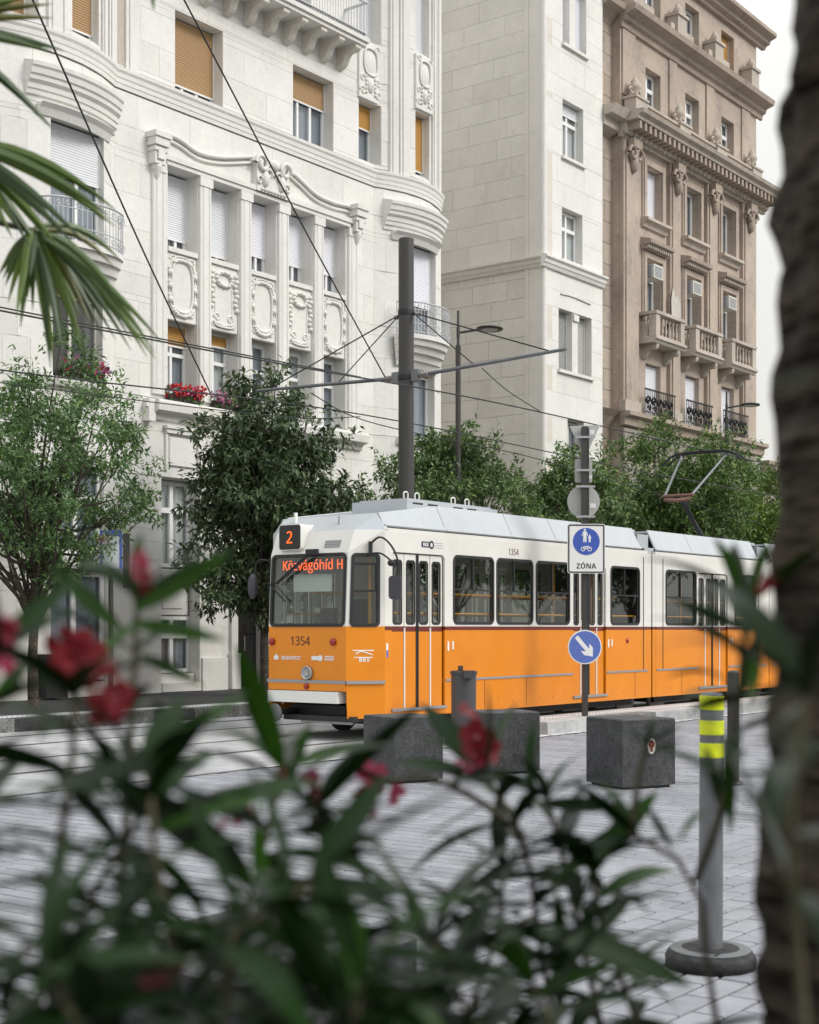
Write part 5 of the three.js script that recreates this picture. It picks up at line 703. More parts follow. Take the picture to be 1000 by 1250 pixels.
{
  const T = thing('striped_bollard', 'galvanised flexible bollard with yellow reflective bands on a round base', 'bollard', null, [6.63, 0, -3.14]); T.rotation.z = 0.012; T.rotation.x = 0.012;
  obj('post', [lathe([[0.062, 0.05], [0.06, 0.1], [0.056, 1.31], [0.05, 1.335], [0, 1.34]], 26)], M.galv, T);
  obj('base', [lathe([[0, 0.0], [0.215, 0.0], [0.218, 0.055], [0.2, 0.085], [0.12, 0.1], [0.062, 0.1]], 36)], mat([0.07, 0.07, 0.072], 0.75, { map: speckMap }), T); obj('plate', [lathe([[0.06, 0.1], [0.19, 0.094], [0.195, 0.09]], 30)], M.galv, T);
  obj('slot', [bx(-0.15, 0.03, 0.093, 0.099, 0.09, 0.1), bx(0.0, 0.15, 0.093, 0.099, -0.12, -0.11)], M.black, T);
  const y = mat([0.72, 0.80, 0.015], 0.4); for (const h of [1.255, 1.135, 1.025]) obj('reflective_band', [lathe([[0.0575, 0], [0.0595, 0.002], [0.0595, 0.068], [0.0575, 0.07]], 26).translate(0, h, 0)], y, T);
}
{ const T = thing('dark_post', 'slim dark post on the plaza beyond the striped bollard', 'post', null, [14.49, 0, -6.6]); obj('shaft', [lathe([[0.062, 0], [0.062, 1.18], [0.05, 1.2], [0, 1.21]], 18)], M.pole, T); obj('base_ring', [lathe([[0.1, 0], [0.1, 0.03], [0.076, 0.04]], 18)], M.pole, T); }
// pavement furniture before the bowed bay
{ const p = at(101, 850, 27.5); const T = thing('stop_sign_pole', 'slim pole with a blue edged panel beside the thin-trunked ash tree', 'sign post', null, [p.x, 0.19, -20.6], -0.7); obj('pole', [lathe([[0.045, 0], [0.045, 3.3], [0, 3.32]], 12)], M.pole, T); obj('panel', [bx(-0.2, 0.2, 2.55, 3.25, 0.05, 0.09)], mat([0.62, 0.65, 0.7], 0.5), T); obj('panel_edge', [bx(-0.2, 0.2, 3.15, 3.25, 0.09, 0.094), bx(-0.2, -0.15, 2.55, 3.15, 0.09, 0.094), bx(0.15, 0.2, 2.55, 3.15, 0.09, 0.094)], mat([0.08, 0.13, 0.45], 0.5), T); obj('side_panel', [bx(0.22, 0.34, 2.2, 3.2, -0.05, 0.06)], M.pole, T); }
{ const p = at(145, 840, 29); const T = thing('square_bin', 'black square bin on the pavement against the white house', 'bin', null, [p.x, 0.19, p.z - 2], -0.2); obj('body', [bx(-0.24, 0.24, 0.04, 0.85, -0.22, 0.22)], M.black, T); obj('lid', [bx(-0.27, 0.27, 0.85, 0.93, -0.25, 0.25)], M.iron, T); }
// ---------------------------------------------------------------- trees
const bark = mat([0.13, 0.115, 0.10], 0.95, { map: woodish, bumpMap: barkBump, bumpScale: 0.03 });
const leafMat = (rough = 0.55, tr = 0.3) => new THREE.MeshPhysicalMaterial({ color: 0xffffff, vertexColors: true, roughness: rough, transmission: tr, thickness: 0, ior: 1.4 });
const treeLeaf = leafMat(0.6, 0.3), glossLeaf = leafMat(0.42, 0.15);
// a scatter of pointed leaves: [position, direction, normal, length, width, colour]
function leafCloud(list) {
  const n = list.length, pos = new Float32Array(n * 36), col = new Float32Array(n * 36), s = V(), p = [V(), V(), V(), V(), V()]; let o = 0;
  for (const [c, d, nn, L, w, rgb] of list) {
    s.crossVectors(d, nn).normalize();
    p[0].copy(c); p[1].copy(c).addScaledVector(d, L * 0.45).addScaledVector(s, w / 2).addScaledVector(nn, L * 0.06); p[2].copy(c).addScaledVector(d, L * 0.45).addScaledVector(s, -w / 2).addScaledVector(nn, L * 0.06); p[3].copy(c).addScaledVector(d, L).addScaledVector(nn, -L * 0.1); p[4].copy(c).addScaledVector(d, L * 0.45);
    for (const k of [0, 1, 4, 0, 4, 2, 1, 3, 4, 4, 3, 2]) { pos.set([p[k].x, p[k].y, p[k].z], o); col.set(rgb, o); o += 3; }
  }
  const g = new THREE.BufferGeometry(); g.setAttribute('position', new THREE.BufferAttribute(pos, 3)); g.setAttribute('color', new THREE.BufferAttribute(col, 3)); return fin(g);
}
const rdir = (r) => { const z = rr(-1, 1, r), a = r() * 6.2832, q = Math.sqrt(1 - z * z); return V(q * Math.cos(a), z, q * Math.sin(a)); };
function tree(label, x, z, o) {
  const r = rng(o.seed), T = thing(o.name || 'street_tree', label, 'tree', o.group || 'trees along the pavement', [x, 0.19, z]);
  const H = o.h, y0 = o.base, cy = (H + y0) / 2, ry = (H - y0) / 2, top = V(rr(-0.2, 0.2, r), y0 + (H - y0) * 0.45, rr(-0.2, 0.2, r)), lean = o.lean || 0;
  const trunk = [V(0, -0.1, 0), V(lean * 0.3 + rr(-0.05, 0.05, r), y0 * 0.5, 0), V(lean + rr(-0.08, 0.08, r), y0, rr(-0.05, 0.05, r)), top.clone().add(V(lean, 0, 0))];
  obj('trunk', [limb(trunk, o.tr || 0.13, 0.05, 9), lathe([[0.2, -0.05], [0.16, 0.08], [0.13, 0.25]], 10).scale((o.tr || 0.13) / 0.14, 1, (o.tr || 0.13) / 0.14)], bark, T);
  const clumps = [], limbs = [], cv = new THREE.CatmullRomCurve3(trunk);
  for (let k = 0; k < o.clumps; k++) {
    let d = rdir(r), q = Math.pow(r(), 0.42), c; const lump = 0.82 + 0.22 * Math.sin(d.x * 3.1 + o.seed) * Math.cos(d.z * 2.7 + o.seed * 2) + 0.12 * Math.sin(d.y * 5 + o.seed);
    c = V(d.x * o.r * q * lump + lean, cy + d.y * ry * q * Math.min(1, lump + 0.1), d.z * o.r * q * lump); if (c.y < y0 + 0.2 && r() < 0.5) c.y = y0 + 0.2 + r();
    const taper = o.cone ? 1 - 0.55 * Math.max(0, (c.y - cy) / ry) : 1; c.x = (c.x - lean) * taper + lean; c.z *= taper; clumps.push(c);
  }
  clumps.forEach((c, k) => { if (k % (o.limbEvery || 2)) return; const s = cv.getPoint(rr(0.5, 0.98, r)); const m = s.clone().lerp(c, 0.5); m.y -= 0.12; m.x += rr(-0.15, 0.15, r); limbs.push(limb([s, m, c], rr(0.02, 0.045, r), 0.007, 5)); });
  obj('limb', limbs, bark, T);
  const L = [], up = V(0, 1, 0);
  for (const c of clumps) {
    const cr = rr(0.7, 1.25, r) * o.cr, tone = rr(0.75, 1.25, r), n = Math.round(o.leaves * rr(0.6, 1.3, r));
    // several twigs per clump, leaves along each
    const tw = 9; for (let t = 0; t < tw; t++) { const d = rdir(r); d.y = d.y * 0.8 + 0.15; const end = d.clone().multiplyScalar(cr * rr(0.6, 1.2, r));
      for (let k = 0; k < n / tw; k++) { const p = c.clone().addScaledVector(end, Math.pow(r(), 0.7)).add(rdir(r).multiplyScalar(cr * 0.16)); const ld = rdir(r).add(d.clone().multiplyScalar(0.7)); ld.y -= o.droop; ld.normalize(); const nn = up.clone().add(rdir(r).multiplyScalar(0.8)); nn.addScaledVector(ld, -nn.dot(ld)).normalize();
        const v = tone * rr(0.7, 1.3, r), hue = r() < (o.pale || 0.1) ? 1.5 : 1; L.push([p, ld, nn, o.L * rr(0.7, 1.25, r), o.W * rr(0.8, 1.2, r), [o.c[0] * v * hue, o.c[1] * v * (hue > 1 ? 1.25 : 1), o.c[2] * v]]); } }
  }
  obj('crown', [leafCloud(L)], o.gloss ? glossLeaf : treeLeaf, T).userData.kind = 'stuff';
  return T;
}
tree('slender ash tree with airy foliage before the bowed balcony bay', 17.3, -21.5, { name: 'ash_tree', seed: 2, h: 7.0, base: 1.8, r: 2.75, clumps: 190, leaves: 135, cr: 0.46, L: 0.13, W: 0.042, droop: 0.15, c: [0.10, 0.19, 0.06], tr: 0.1, limbEvery: 2, pale: 0.18 });
tree('dense dark broadleaf tree beside the tram front', 23.5, -21.5, { name: 'broadleaf_tree', seed: 5, h: 7.1, base: 1.6, r: 2.5, clumps: 230, leaves: 120, cr: 0.5, L: 0.18, W: 0.065, droop: 0.6, c: [0.07, 0.11, 0.05], gloss: true, pale: 0.16, tr: 0.11, cone: 1 });
tree('green tree behind the catenary pole and tram roof', 30.1, -21.5, { seed: 8, h: 7.0, base: 1.9, r: 2.8, clumps: 210, leaves: 120, cr: 0.52, L: 0.16, W: 0.06, droop: 0.3, c: [0.11, 0.185, 0.06], pale: 0.25, cone: 1 });
tree('green tree before the pale corner house beside the sign post', 36.4, -21.6, { seed: 13, h: 6.9, base: 1.9, r: 3.0, clumps: 210, leaves: 115, cr: 0.54, L: 0.17, W: 0.065, droop: 0.3, c: [0.115, 0.195, 0.06], pale: 0.28, cone: 1 });
tree('full green tree behind the tram pantograph before the tan house', 42.6, -21.4, { seed: 17, h: 8.0, base: 2.0, r: 3.5, clumps: 300, leaves: 115, cr: 0.6, L: 0.17, W: 0.065, droop: 0.3, c: [0.115, 0.205, 0.05], pale: 0.28 });
tree('bright green tree at the far end of the tan house', 49.3, -21.4, { seed: 23, h: 7.4, base: 2.0, r: 3.0, clumps: 220, leaves: 110, cr: 0.6, L: 0.17, W: 0.065, droop: 0.3, c: [0.16, 0.26, 0.055], pale: 0.35 });
tree('tall thin tree rising beyond the tan house corner', 60.5, -22.5, { seed: 31, h: 10.4, base: 4, r: 2.6, clumps: 110, leaves: 95, cr: 0.6, L: 0.18, W: 0.065, droop: 0.3, c: [0.09, 0.15, 0.045], pale: 0.25 });
// trees across the plaza that the tram windows mirror
tree('plaza tree facing the long tram windows', 45.0, 1.6, { name: 'plaza_tree', group: 'trees across the plaza', seed: 53, h: 6.5, base: 2.0, r: 2.3, clumps: 110, leaves: 70, cr: 0.65, L: 0.24, W: 0.1, droop: 0.3, c: [0.08, 0.15, 0.04], pale: 0.25 });
tree('plaza tree facing the tram doors', 38.5, 0.6, { name: 'plaza_tree', group: 'trees across the plaza', seed: 37, h: 7.5, base: 2.2, r: 3.0, clumps: 130, leaves: 70, cr: 0.65, L: 0.24, W: 0.1, droop: 0.3, c: [0.07, 0.13, 0.04], pale: 0.2 });
tree('plaza tree facing the joint between the tram cars', 51.5, 1.2, { name: 'plaza_tree', group: 'trees across the plaza', seed: 41, h: 8, base: 2.2, r: 3.2, clumps: 130, leaves: 70, cr: 0.65, L: 0.24, W: 0.1, droop: 0.3, c: [0.07, 0.13, 0.04], pale: 0.2 });

// ---------------------------------------------------------------- gnarled trunk close to the camera, its crown shading the shrubs
{
  const b = at(1110, 767, 1.45), T = thing('gnarled_tree', 'thick gnarled dark trunk beside the oleander shrubs', 'tree', null, [b.x, 0, b.z]), r = rng(71), m = 150, seg = 48, v = [], idx = [];
  for (let j = 0; j <= m; j++) { const y = 3.4 * j / m, base = 0.108 + 0.032 * (1 - THREE.MathUtils.smoothstep(y, 1.36, 1.66)) + 0.015 * Math.max(0, 1.3 - y) + 0.004 * Math.sin(y * 5) + 0.014 * Math.exp(-Math.pow((y - 2.05) / 0.05, 2)) + 0.007 * Math.exp(-Math.pow((y - 2.18) / 0.03, 2)) + 0.006 * Math.exp(-Math.pow((y - 1.42) / 0.05, 2)) + 0.005 * Math.exp(-Math.pow((y - 1.83) / 0.04, 2)); for (let i = 0; i < seg; i++) { const a = i / seg * Math.PI * 2; const q = base * (1 + 0.06 * Math.sin(3 * a + y * 2.1) + 0.05 * Math.sin(5 * a - y * 7.3) + 0.035 * Math.sin(9 * a + y * 17) + 0.03 * Math.sin(2 * a + y * 29) + 0.035 * (r() - 0.5) + 0.05 * Math.sin(y * 61 + 4 * Math.sin(a * 2)) * Math.sin(a * 4 + y * 13)); v.push(q * Math.cos(a) + 0.02 * Math.sin(y * 1.9), y, q * Math.sin(a) + 0.015 * Math.sin(y * 2.7)); } }
  for (let j = 0; j < m; j++) for (let i = 0; i < seg; i++) { const a = j * seg + i, b2 = j * seg + (i + 1) % seg; idx.push(a, a + seg, b2, b2, a + seg, b2 + seg); }
  const g = new THREE.BufferGeometry(); g.setAttribute('position', new THREE.Float32BufferAttribute(v, 3)); g.setIndex(idx); g.computeVertexNormals();
  obj('trunk', [fin(g, true)], mat([0.10, 0.083, 0.068], 0.95, { map: woodish, bumpMap: barkBump, bumpScale: 0.06 }), T);
  const L = [], limbs = [], up = V(0, 1, 0);
  for (let k = 0; k < 110; k++) { const d = rdir(r), c = V(-0.4 + d.x * 2.6 * Math.cbrt(r()), 4.6 + d.y * 0.9, 0.3 + d.z * 2.6 * Math.cbrt(r())); if (k % 3 === 0) limbs.push(limb([V(0, 3.3, 0), V(c.x * 0.5, 3.8, c.z * 0.5), c], 0.04, 0.01, 5)); for (let q = 0; q < 75; q++) { const p = c.clone().add(rdir(r).multiplyScalar(0.5 * Math.cbrt(r()))), ld = rdir(r), nn = up.clone().add(rdir(r).multiplyScalar(0.7)); nn.addScaledVector(ld, -nn.dot(ld)).normalize(); const t = rr(0.7, 1.3, r); L.push([p, ld, nn, 0.15, 0.07, [0.06 * t, 0.11 * t, 0.04 * t]]); } }
  obj('limb', limbs, bark, T); stuff(obj('crown', [leafCloud(L)], treeLeaf, T));
}
// ---------------------------------------------------------------- oleander shrubs
// a lance-shaped leaf of unit length along +y, folded at the midrib and arched
function lance(arch, fold, w) {
  const n = 7, v = [], idx = [], uv = [];
  for (let j = 0; j <= n; j++) { const t = j / n, q = w * Math.pow(Math.sin(Math.PI * Math.min(1, t * 0.94 + 0.05)), 0.8) * (1 - 0.25 * t), y = Math.sin(t * arch) / arch, z = -(1 - Math.cos(t * arch)) / arch; v.push(-q, y, z + q * fold, 0, y, z, q, y, z + q * fold); uv.push(0, t, 0.5, t, 1, t); }
  for (let j = 0; j < n; j++) { const a = j * 3; idx.push(a, a + 1, a + 3, a + 1, a + 4, a + 3, a + 1, a + 2, a + 4, a + 2, a + 5, a + 4); }
  const g = new THREE.BufferGeometry(); g.setAttribute('position', new THREE.Float32BufferAttribute(v, 3)); g.setAttribute('uv', new THREE.Float32BufferAttribute(uv, 2)); g.setIndex(idx); g.computeVertexNormals(); return g;
}
const lances = [lance(0.3, 0.35, 0.09), lance(0.7, 0.25, 0.088), lance(1.1, 0.3, 0.082), lance(0.15, 0.2, 0.098)];
const veinMap = (() => { const s = 128; const t = tex(s, (i, x, y) => { const u = x / s, m = Math.abs(u - 0.5) < 0.035 ? 1.25 : 1, vein = 0.95 + 0.05 * Math.sin((y * 2 + Math.abs(u - 0.5) * s * 1.5) * 0.6); const g = 0.76 * m * vein; return [g, g, g * 0.95]; }, 1); return t; })();
const ol = [[0.016, 0.056, 0.010], [0.024, 0.082, 0.010], [0.05, 0.16, 0.012], [0.013, 0.034, 0.012], [0.035, 0.065, 0.032]].map((c, k) => new THREE.MeshPhysicalMaterial({ color: lin(...c), map: veinMap, roughness: k > 2 ? 0.36 : 0.5, transmission: 0.2, thickness: 0, ior: 1.45, specularIntensity: k > 2 ? 0.9 : 0.45 }));
const stemM = mat([0.085, 0.075, 0.045], 0.8), petalM = [[0.24, 0.003, 0.011], [0.38, 0.02, 0.085], [0.13, 0.002, 0.008], [0.6, 0.25, 0.32]].map((c) => new THREE.MeshPhysicalMaterial({ color: lin(...c), roughness: 0.7, transmission: 0.3, thickness: 0 }));
function leafOn(parent, base, dir, len, r, shade, face) {
  const y = dir.clone().normalize(), up = face ? V(-0.8 + rr(-0.5, 0.5, r), 0.5 + rr(-0.4, 0.4, r), 0.6 + rr(-0.5, 0.5, r)) : V(rr(-0.5, 0.5, r), 1, rr(-0.5, 0.5, r)), x = y.clone().cross(up).normalize(), z = x.clone().cross(y).normalize();
  const m = new THREE.Mesh(lances[Math.floor(r() * 4)], ol[shade ?? Math.floor(r() * r() * 5)]); m.name = 'leaf'; m.castShadow = m.receiveShadow = true;
  m.matrixAutoUpdate = true; m.quaternion.setFromRotationMatrix(new THREE.Matrix4().makeBasis(x, y, z)); m.position.copy(base); m.scale.set(len * rr(0.85, 1.2, r), len, len); parent.add(m); return m;
}
const petalG = (() => { const s = new THREE.Shape(); s.moveTo(0, 0); s.bezierCurveTo(0.3, 0.2, 0.62, 0.75, 0.38, 1); s.bezierCurveTo(0.2, 1.12, -0.1, 0.98, -0.36, 0.95); s.bezierCurveTo(-0.55, 0.7, -0.2, 0.25, 0, 0); const g = new THREE.ShapeGeometry(s, 5); const p = g.attributes.position; for (let i = 0; i < p.count; i++) { const y = p.getY(i), x = p.getX(i); p.setZ(i, 0.35 * y * (1 - y * 0.6) + 0.25 * x * x); } g.computeVertexNormals(); return g; })();
function blossom(parent, c, s, r, k) {
  const f = grp('flower', parent); f.position.copy(c); f.quaternion.setFromUnitVectors(V(0, 0, 1), rdir(r).add(V(-0.6, 0.5, 0.5)).normalize());
  for (let i = 0; i < 5; i++) { const m = new THREE.Mesh(petalG, petalM[k ?? Math.floor(r() * 2)]); m.name = 'petal'; m.castShadow = m.receiveShadow = true; m.rotation.set(rr(-0.3, 0.3, r), rr(-0.3, 0.3, r), i * 1.2566 + rr(-0.1, 0.1, r)); m.scale.setScalar(s); f.add(m); }
  obj('throat', [lathe([[0, -0.5], [0.06, -0.5], [0.1, 0], [0.16, 0.06], [0, 0.02]], 8).rotateX(Math.PI / 2).scale(s, s, s)], petalM[3], f);
}
// stems are lists of [column, row, distance]; leaves stand in whorls along them
function oleander(label, seed, stems, flowers, loose = []) {
  const r = rng(seed), s0 = stems[0].pts[0], foot = at(s0[0], s0[1], s0[2]), T = thing('oleander_shrub', label, 'shrub', 'oleander shrubs', [foot.x, 0, foot.z]), L = (p) => at(...p).sub(T.position);
  for (const st of stems) {
    const pts = st.pts.map(L), b = pts[0]; const all = st.branch ? pts : [V(b.x * 0.5, -0.05, b.z * 0.5), V(b.x * 0.8, b.y * 0.5, b.z * 0.8), ...pts];
    obj('stem', [limb(all, st.branch ? 0.0045 : 0.0085, 0.003, 6)], stemM, T);
    const cv = new THREE.CatmullRomCurve3(pts, false, 'centripetal'), len = cv.getLength(), n = st.n ?? Math.max(2, Math.round(len / 0.05));
    for (let k = 0; k <= n; k++) { const t = (st.from ?? 0.05) + (1 - (st.from ?? 0.05)) * k / n, p = cv.getPointAt(Math.min(1, t)), tan = cv.getTangentAt(Math.min(1, t)), a0 = r() * 6.28, end = t > 0.93, cnt = end ? 5 : (st.cnt ?? 3);
      const e1 = tan.clone().cross(V(0.3, 0.2, 1)).normalize(), e2 = tan.clone().cross(e1);
      for (let i = 0; i < cnt; i++) { const a = a0 + i / cnt * 6.283 + rr(-0.3, 0.3, r), out = e1.clone().multiplyScalar(Math.cos(a)).addScaledVector(e2, Math.sin(a)); const d = out.addScaledVector(tan, (end ? 1.1 : 0.55) * rr(0.6, 1.3, r)); d.y -= (st.droop ?? 0.1); leafOn(T, p, d, (st.L ?? 0.125) * rr(0.75, 1.2, r), r, st.shade); } }
  }
  for (const [px, py, Z, qx, qy, qz, shade] of loose) { const a = L([px, py, Z]), b = L([qx, qy, qz]); leafOn(T, a, b.clone().sub(a), a.distanceTo(b) * 1.1, r, shade, true); }
  for (const [px, py, Z, s, k] of flowers) blossom(T, L([px, py, Z]), s, r, k);
  return T;
}
oleander('oleander shrub with deep red flowers before the white house entrance', 3, [
  { pts: [[135, 1330, 1.35], [150, 1060, 1.35], [162, 860, 1.35], [168, 735, 1.36]], L: 0.10, droop: 0.0, from: 0.35, n: 6 },
  { pts: [[40, 1330, 1.2], [62, 1090, 1.2], [88, 940, 1.22], [92, 850, 1.22]], L: 0.135, droop: 0.25, from: 0.1, n: 9 },
  { pts: [[-60, 1330, 1.2], [-35, 1040, 1.2], [-12, 880, 1.2], [-8, 800, 1.2]], L: 0.115, droop: 0.1, n: 8 },
  { pts: [[205, 1330, 1.1], [215, 1200, 1.1], [190, 1050, 1.1], [180, 935, 1.12]], L: 0.135, droop: 0.35, n: 9 },
], [[95, 806, 1.25, 0.026, 0], [110, 818, 1.24, 0.024, 0], [82, 795, 1.25, 0.022, 0], [132, 862, 1.22, 0.018, 0], [144, 850, 1.22, 0.014, 0], [126, 872, 1.22, 0.012, 1], [165, 690, 1.36, 0.017, 1], [172, 712, 1.36, 0.014, 0], [0, 760, 1.2, 0.02, 0], [-8, 775, 1.2, 0.02, 1], [0, 800, 1.2, 0.015, 1], [195, 1188, 1.15, 0.018, 2], [205, 1198, 1.15, 0.016, 2], [26, 1168, 1.2, 0.013, 1], [130, 660, 1.4, 0.007, 0]],
[[165, 745, 1.35, 272, 678, 1.35, 2], [160, 760, 1.35, 262, 776, 1.33, 2], [150, 770, 1.35, 60, 690, 1.38, 2], [165, 735, 1.35, 160, 640, 1.37, 2], [170, 800, 1.34, 238, 826, 1.32, 1], [165, 720, 1.35, 60, 640, 1.4, 1], [120, 800, 1.35, 40, 835, 1.3, 1]]);
oleander('oleander shrub with pink flowers low beside the large granite block', 9, [
  { pts: [[262, 1330, 1.4], [290, 1160, 1.4], [325, 1020, 1.42], [345, 940, 1.45]], L: 0.14, droop: 0.25, n: 10 },
  { pts: [[345, 1330, 1.5], [372, 1200, 1.5], [396, 1080, 1.5], [388, 985, 1.52]], L: 0.14, droop: 0.3, n: 9 },
  { pts: [[300, 1330, 1.0], [260, 1210, 1.0], [300, 1120, 1.0], [380, 1080, 1.02]], L: 0.13, droop: 0.3, n: 9 },
  { pts: [[30, 1340, 1.3], [70, 1200, 1.3], [120, 1080, 1.3], [170, 1000, 1.3]], L: 0.14, droop: 0.35, n: 9 },
  { pts: [[480, 1340, 1.25], [450, 1260, 1.25], [400, 1180, 1.25], [330, 1130, 1.25]], L: 0.135, droop: 0.3, n: 8 },
  { pts: [[120, 1330, 0.95], [100, 1240, 0.95], [60, 1180, 0.96]], L: 0.12, droop: 0.2, n: 6 },
  { pts: [[420, 1340, 0.95], [400, 1260, 0.95], [440, 1200, 0.96]], L: 0.12, droop: 0.1, n: 6 },
], [[275, 1003, 1.45, 0.014, 1], [292, 992, 1.45, 0.014, 1], [345, 950, 1.45, 0.013, 0], [340, 962, 1.45, 0.012, 1], [385, 968, 1.52, 0.012, 2], [380, 950, 1.52, 0.01, 1]],
[[250, 985, 1.2, 395, 935, 1.3, 1], [300, 1060, 1.2, 160, 960, 1.1, 3], [330, 985, 1.5, 375, 890, 1.5, 2], [360, 1010, 1.5, 465, 1018, 1.48, 0], [350, 995, 1.5, 445, 955, 1.55, 0], [200, 940, 1.1, 60, 930, 1.05, 4], [210, 960, 1.15, 330, 1010, 1.15, 3]]);
oleander('oleander shrub with pink blossoms before the dark granite blocks', 14, [
  { pts: [[690, 1330, 1.75], [660, 1160, 1.75], [640, 1030, 1.75], [592, 945, 1.76]], L: 0.14, droop: 0.2, n: 11 },
  { pts: [[745, 1330, 1.7], [715, 1170, 1.7], [690, 1060, 1.7], [668, 975, 1.7]], L: 0.145, droop: 0.3, n: 11 },
  { pts: [[640, 1020, 1.75], [580, 975, 1.75], [520, 950, 1.74], [470, 955, 1.74]], L: 0.07, droop: 0.1, branch: 1, n: 2, cnt: 1 },
  { pts: [[615, 1340, 1.3], [585, 1260, 1.3], [545, 1190, 1.3], [530, 1150, 1.3]], L: 0.13, droop: 0.2, n: 6, shade: 4 },
  { pts: [[800, 1340, 1.6], [775, 1240, 1.6], [735, 1130, 1.6], [720, 1060, 1.6]], L: 0.14, droop: 0.35, n: 7 },
  { pts: [[540, 1340, 1.7], [575, 1230, 1.7], [610, 1130, 1.7], [615, 1060, 1.7]], L: 0.135, droop: 0.3, n: 8 },
  { pts: [[700, 1340, 1.25], [690, 1270, 1.25], [650, 1200, 1.26]], L: 0.135, droop: 0.3, n: 5 },
], [[453, 948, 1.74, 0.021, 1], [450, 965, 1.74, 0.02, 0], [447, 985, 1.74, 0.017, 1], [485, 970, 1.74, 0.015, 1], [583, 900, 1.76, 0.022, 0], [592, 915, 1.76, 0.02, 0], [575, 932, 1.76, 0.018, 1], [570, 870, 1.76, 0.014, 0]],
[[650, 975, 1.7, 640, 870, 1.7, 1], [660, 980, 1.7, 760, 985, 1.68, 0], [600, 960, 1.75, 480, 900, 1.8, 1], [690, 1060, 1.7, 750, 1012, 1.65, 0], [680, 1090, 1.6, 690, 1190, 1.6, 0], [655, 1135, 1.3, 850, 1190, 1.35, 0], [545, 1180, 1.25, 600, 1080, 1.28, 4], [520, 1160, 1.2, 490, 1070, 1.25, 1]]);
oleander('sparse oleander sprig with thin forked stems beside the gnarled trunk', 21, [
  { pts: [[885, 1330, 1.55], [862, 1170, 1.55], [850, 1075, 1.55], [800, 1030, 1.56], [772, 1018, 1.57]], L: 0.1, n: 1, from: 0.98, cnt: 1 },
  { pts: [[850, 1075, 1.55], [880, 990, 1.5], [898, 880, 1.48], [912, 740, 1.46]], L: 0.115, branch: 1, n: 5, from: 0.3, droop: 0.2, cnt: 3 },
  { pts: [[772, 1018, 1.57], [778, 960, 1.57], [788, 912, 1.57]], L: 0.06, branch: 1, n: 1, from: 0.9, droop: 0.0 },
  { pts: [[990, 1330, 0.95], [975, 1180, 0.95], [965, 950, 0.9], [985, 850, 0.9]], L: 0.13, n: 3, from: 0.5, cnt: 2, shade: 4 },
], [[936, 703, 1.2, 0.011, 2], [932, 712, 1.2, 0.009, 0]],
[[790, 985, 1.57, 822, 1036, 1.57, 1], [885, 900, 1.48, 895, 1010, 1.48, 2], [905, 740, 1.46, 890, 640, 1.46, 2], [915, 730, 1.46, 935, 655, 1.46, 2], [910, 770, 1.46, 825, 730, 1.5, 0], [905, 800, 1.46, 830, 715, 1.5, 1], [905, 850, 1.46, 850, 860, 1.4, 1], [980, 860, 0.92, 930, 905, 0.9, 4], [1010, 800, 0.92, 930, 860, 0.9, 4], [1000, 455, 0.95, 945, 470, 0.95, 4], [905, 850, 1.46, 925, 770, 1.46, 1]]);
setting(obj('planting_bed', bx(-0.4, 2.6, -0.02, 0.03, -2.2, 0.9), M.soil));

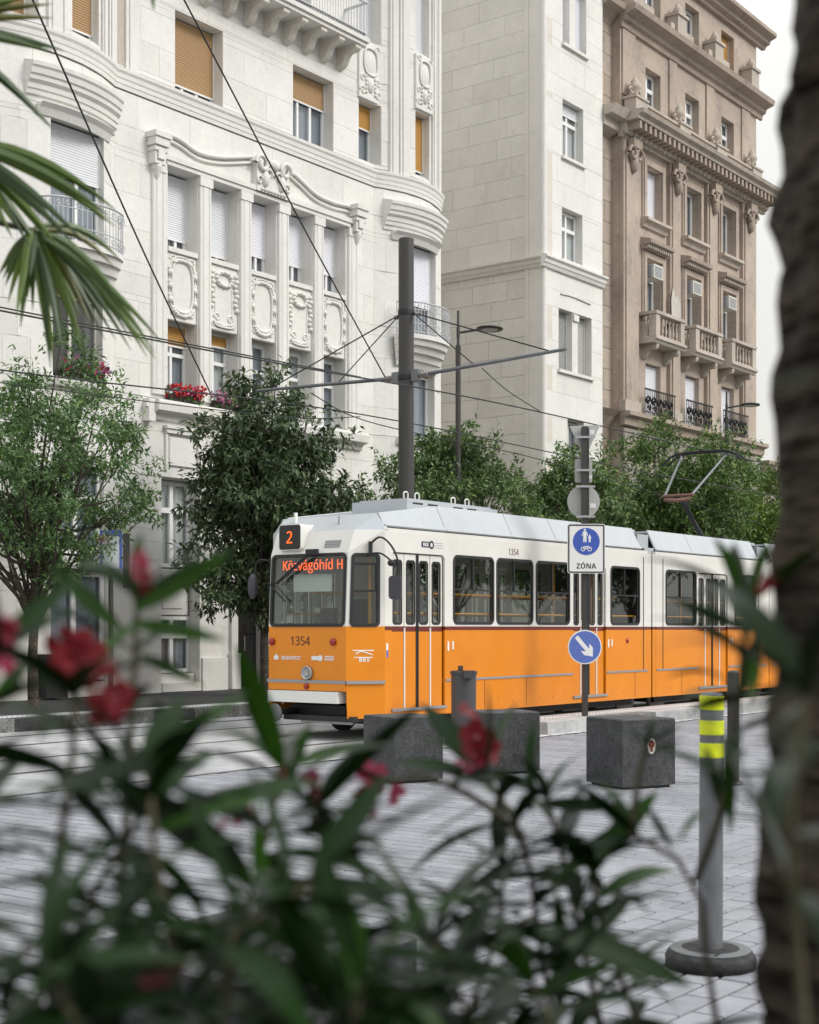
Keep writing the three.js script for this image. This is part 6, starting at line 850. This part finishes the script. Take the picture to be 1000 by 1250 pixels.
// ---------------------------------------------------------------- fan palm reaching in over the street
{
  const r = rng(44), base = at(-420, 900, 4.4), T = thing('fan_palm', 'fan palm with drooping split fronds before the bowed balcony', 'palm', null, [base.x, 0, base.z]), L = (a) => at(a[0], a[1], a[2] * 1.3).sub(T.position);
  obj('trunk', [limb([V(0, -0.05, 0), V(0.03, 1, 0), V(0, 2.9, 0)], 0.11, 0.09, 12)], mat([0.09, 0.065, 0.045], 1, { map: woodish, bumpMap: barkBump, bumpScale: 0.04 }), T);
  const pm = [[0.085, 0.15, 0.02], [0.13, 0.21, 0.02], [0.05, 0.095, 0.02], [0.16, 0.17, 0.03]].map((c) => new THREE.MeshPhysicalMaterial({ color: lin(...c), roughness: 0.42, transmission: 0.22, thickness: 0, side: THREE.DoubleSide }));
  const blade = (h, t, w, sag, m, parent) => { // folded strap from hub h to tip t
    const n = 8, v = [], idx = [], d = t.clone().sub(h), s = d.clone().cross(V(0.6, 0.2, -0.8)).normalize(), up = s.clone().cross(d).normalize();
    for (let j = 0; j <= n; j++) { const q = j / n, c = h.clone().addScaledVector(d, q); c.y += sag * 4 * q * (1 - q); const ww = w * Math.sin(Math.PI * Math.min(0.985, 0.12 + q * 0.86)) ; for (const k of [-1, 0, 1]) v.push(c.x + s.x * k * ww + up.x * Math.abs(k) * ww * 0.6, c.y + s.y * k * ww + up.y * Math.abs(k) * ww * 0.6, c.z + s.z * k * ww + up.z * Math.abs(k) * ww * 0.6); }
    for (let j = 0; j < n; j++) { const a = j * 3; idx.push(a, a + 1, a + 3, a + 1, a + 4, a + 3, a + 1, a + 2, a + 4, a + 2, a + 5, a + 4); }
    const g = new THREE.BufferGeometry(); g.setAttribute('position', new THREE.Float32BufferAttribute(v, 3)); g.setIndex(idx); g.computeVertexNormals(); obj('leaflet', fin(g), m, parent); };
  const frond = (hub, tips, w) => { const F = grp('frond', T), h = L(hub); obj('petiole', [limb([V(0, 2.85, 0), V(h.x * 0.5, Math.max(2.9, h.y + 0.15), h.z * 0.5), h], 0.014, 0.008, 6)], stemM, F); tips.flatMap((t) => [t, [t[0] + rr(-14, 14, r), t[1] + rr(-22, 4, r), t[2] + rr(-0.1, 0.1, r), t[3]]]).forEach(([x, y, Z, sg]) => blade(h.clone().add(rdir(r).multiplyScalar(0.008)), L([x, y, Z]), w * rr(0.85, 1.15, r), sg ?? 0.03, pm[Math.floor(r() * 3.2)], F)); };
  frond([42, 282, 3.2], [[190, 438, 3.15, 0.03], [180, 436, 3.1, 0.05], [160, 428, 3.15, 0.04], [150, 400, 3.2, 0.05], [128, 415, 3.25], [112, 400, 3.2], [100, 428, 3.15], [80, 420, 3.2], [66, 445, 3.3, 0.02], [54, 400, 3.2, 0.02], [40, 380, 3.3, 0.02], [25, 400, 3.2, 0.02], [28, 350, 3.1, 0.02], [10, 370, 3.2, 0.02], [4, 340, 3.25, 0.02], [122, 355, 3.3], [142, 330, 3.3, 0.05]], 0.0115);
  frond([-70, 170, 3.1], [[140, 276, 3.0, 0.04], [128, 270, 3.05, 0.05], [70, 300, 3.1], [92, 300, 3.0], [62, 325, 3.2], [36, 300, 3.1], [15, 290, 3.1], [50, 262, 3.2], [-10, 330, 3.1], [-40, 340, 3.1]], 0.015);
  frond([-90, 30, 3.0], [[65, 22, 2.9, 0.01], [78, 62, 2.9, 0.01], [40, 5, 3.0, 0.01], [62, 156, 3.1, 0.03], [30, -40, 3, 0.02]], 0.012);
  frond([170, -140, 2.6], [[188, 12, 2.5, 0.0], [240, -40, 2.6, 0.0], [120, -30, 2.6, 0], [205, -30, 2.6, 0]], 0.018);
}
renderer.render(scene, camera);
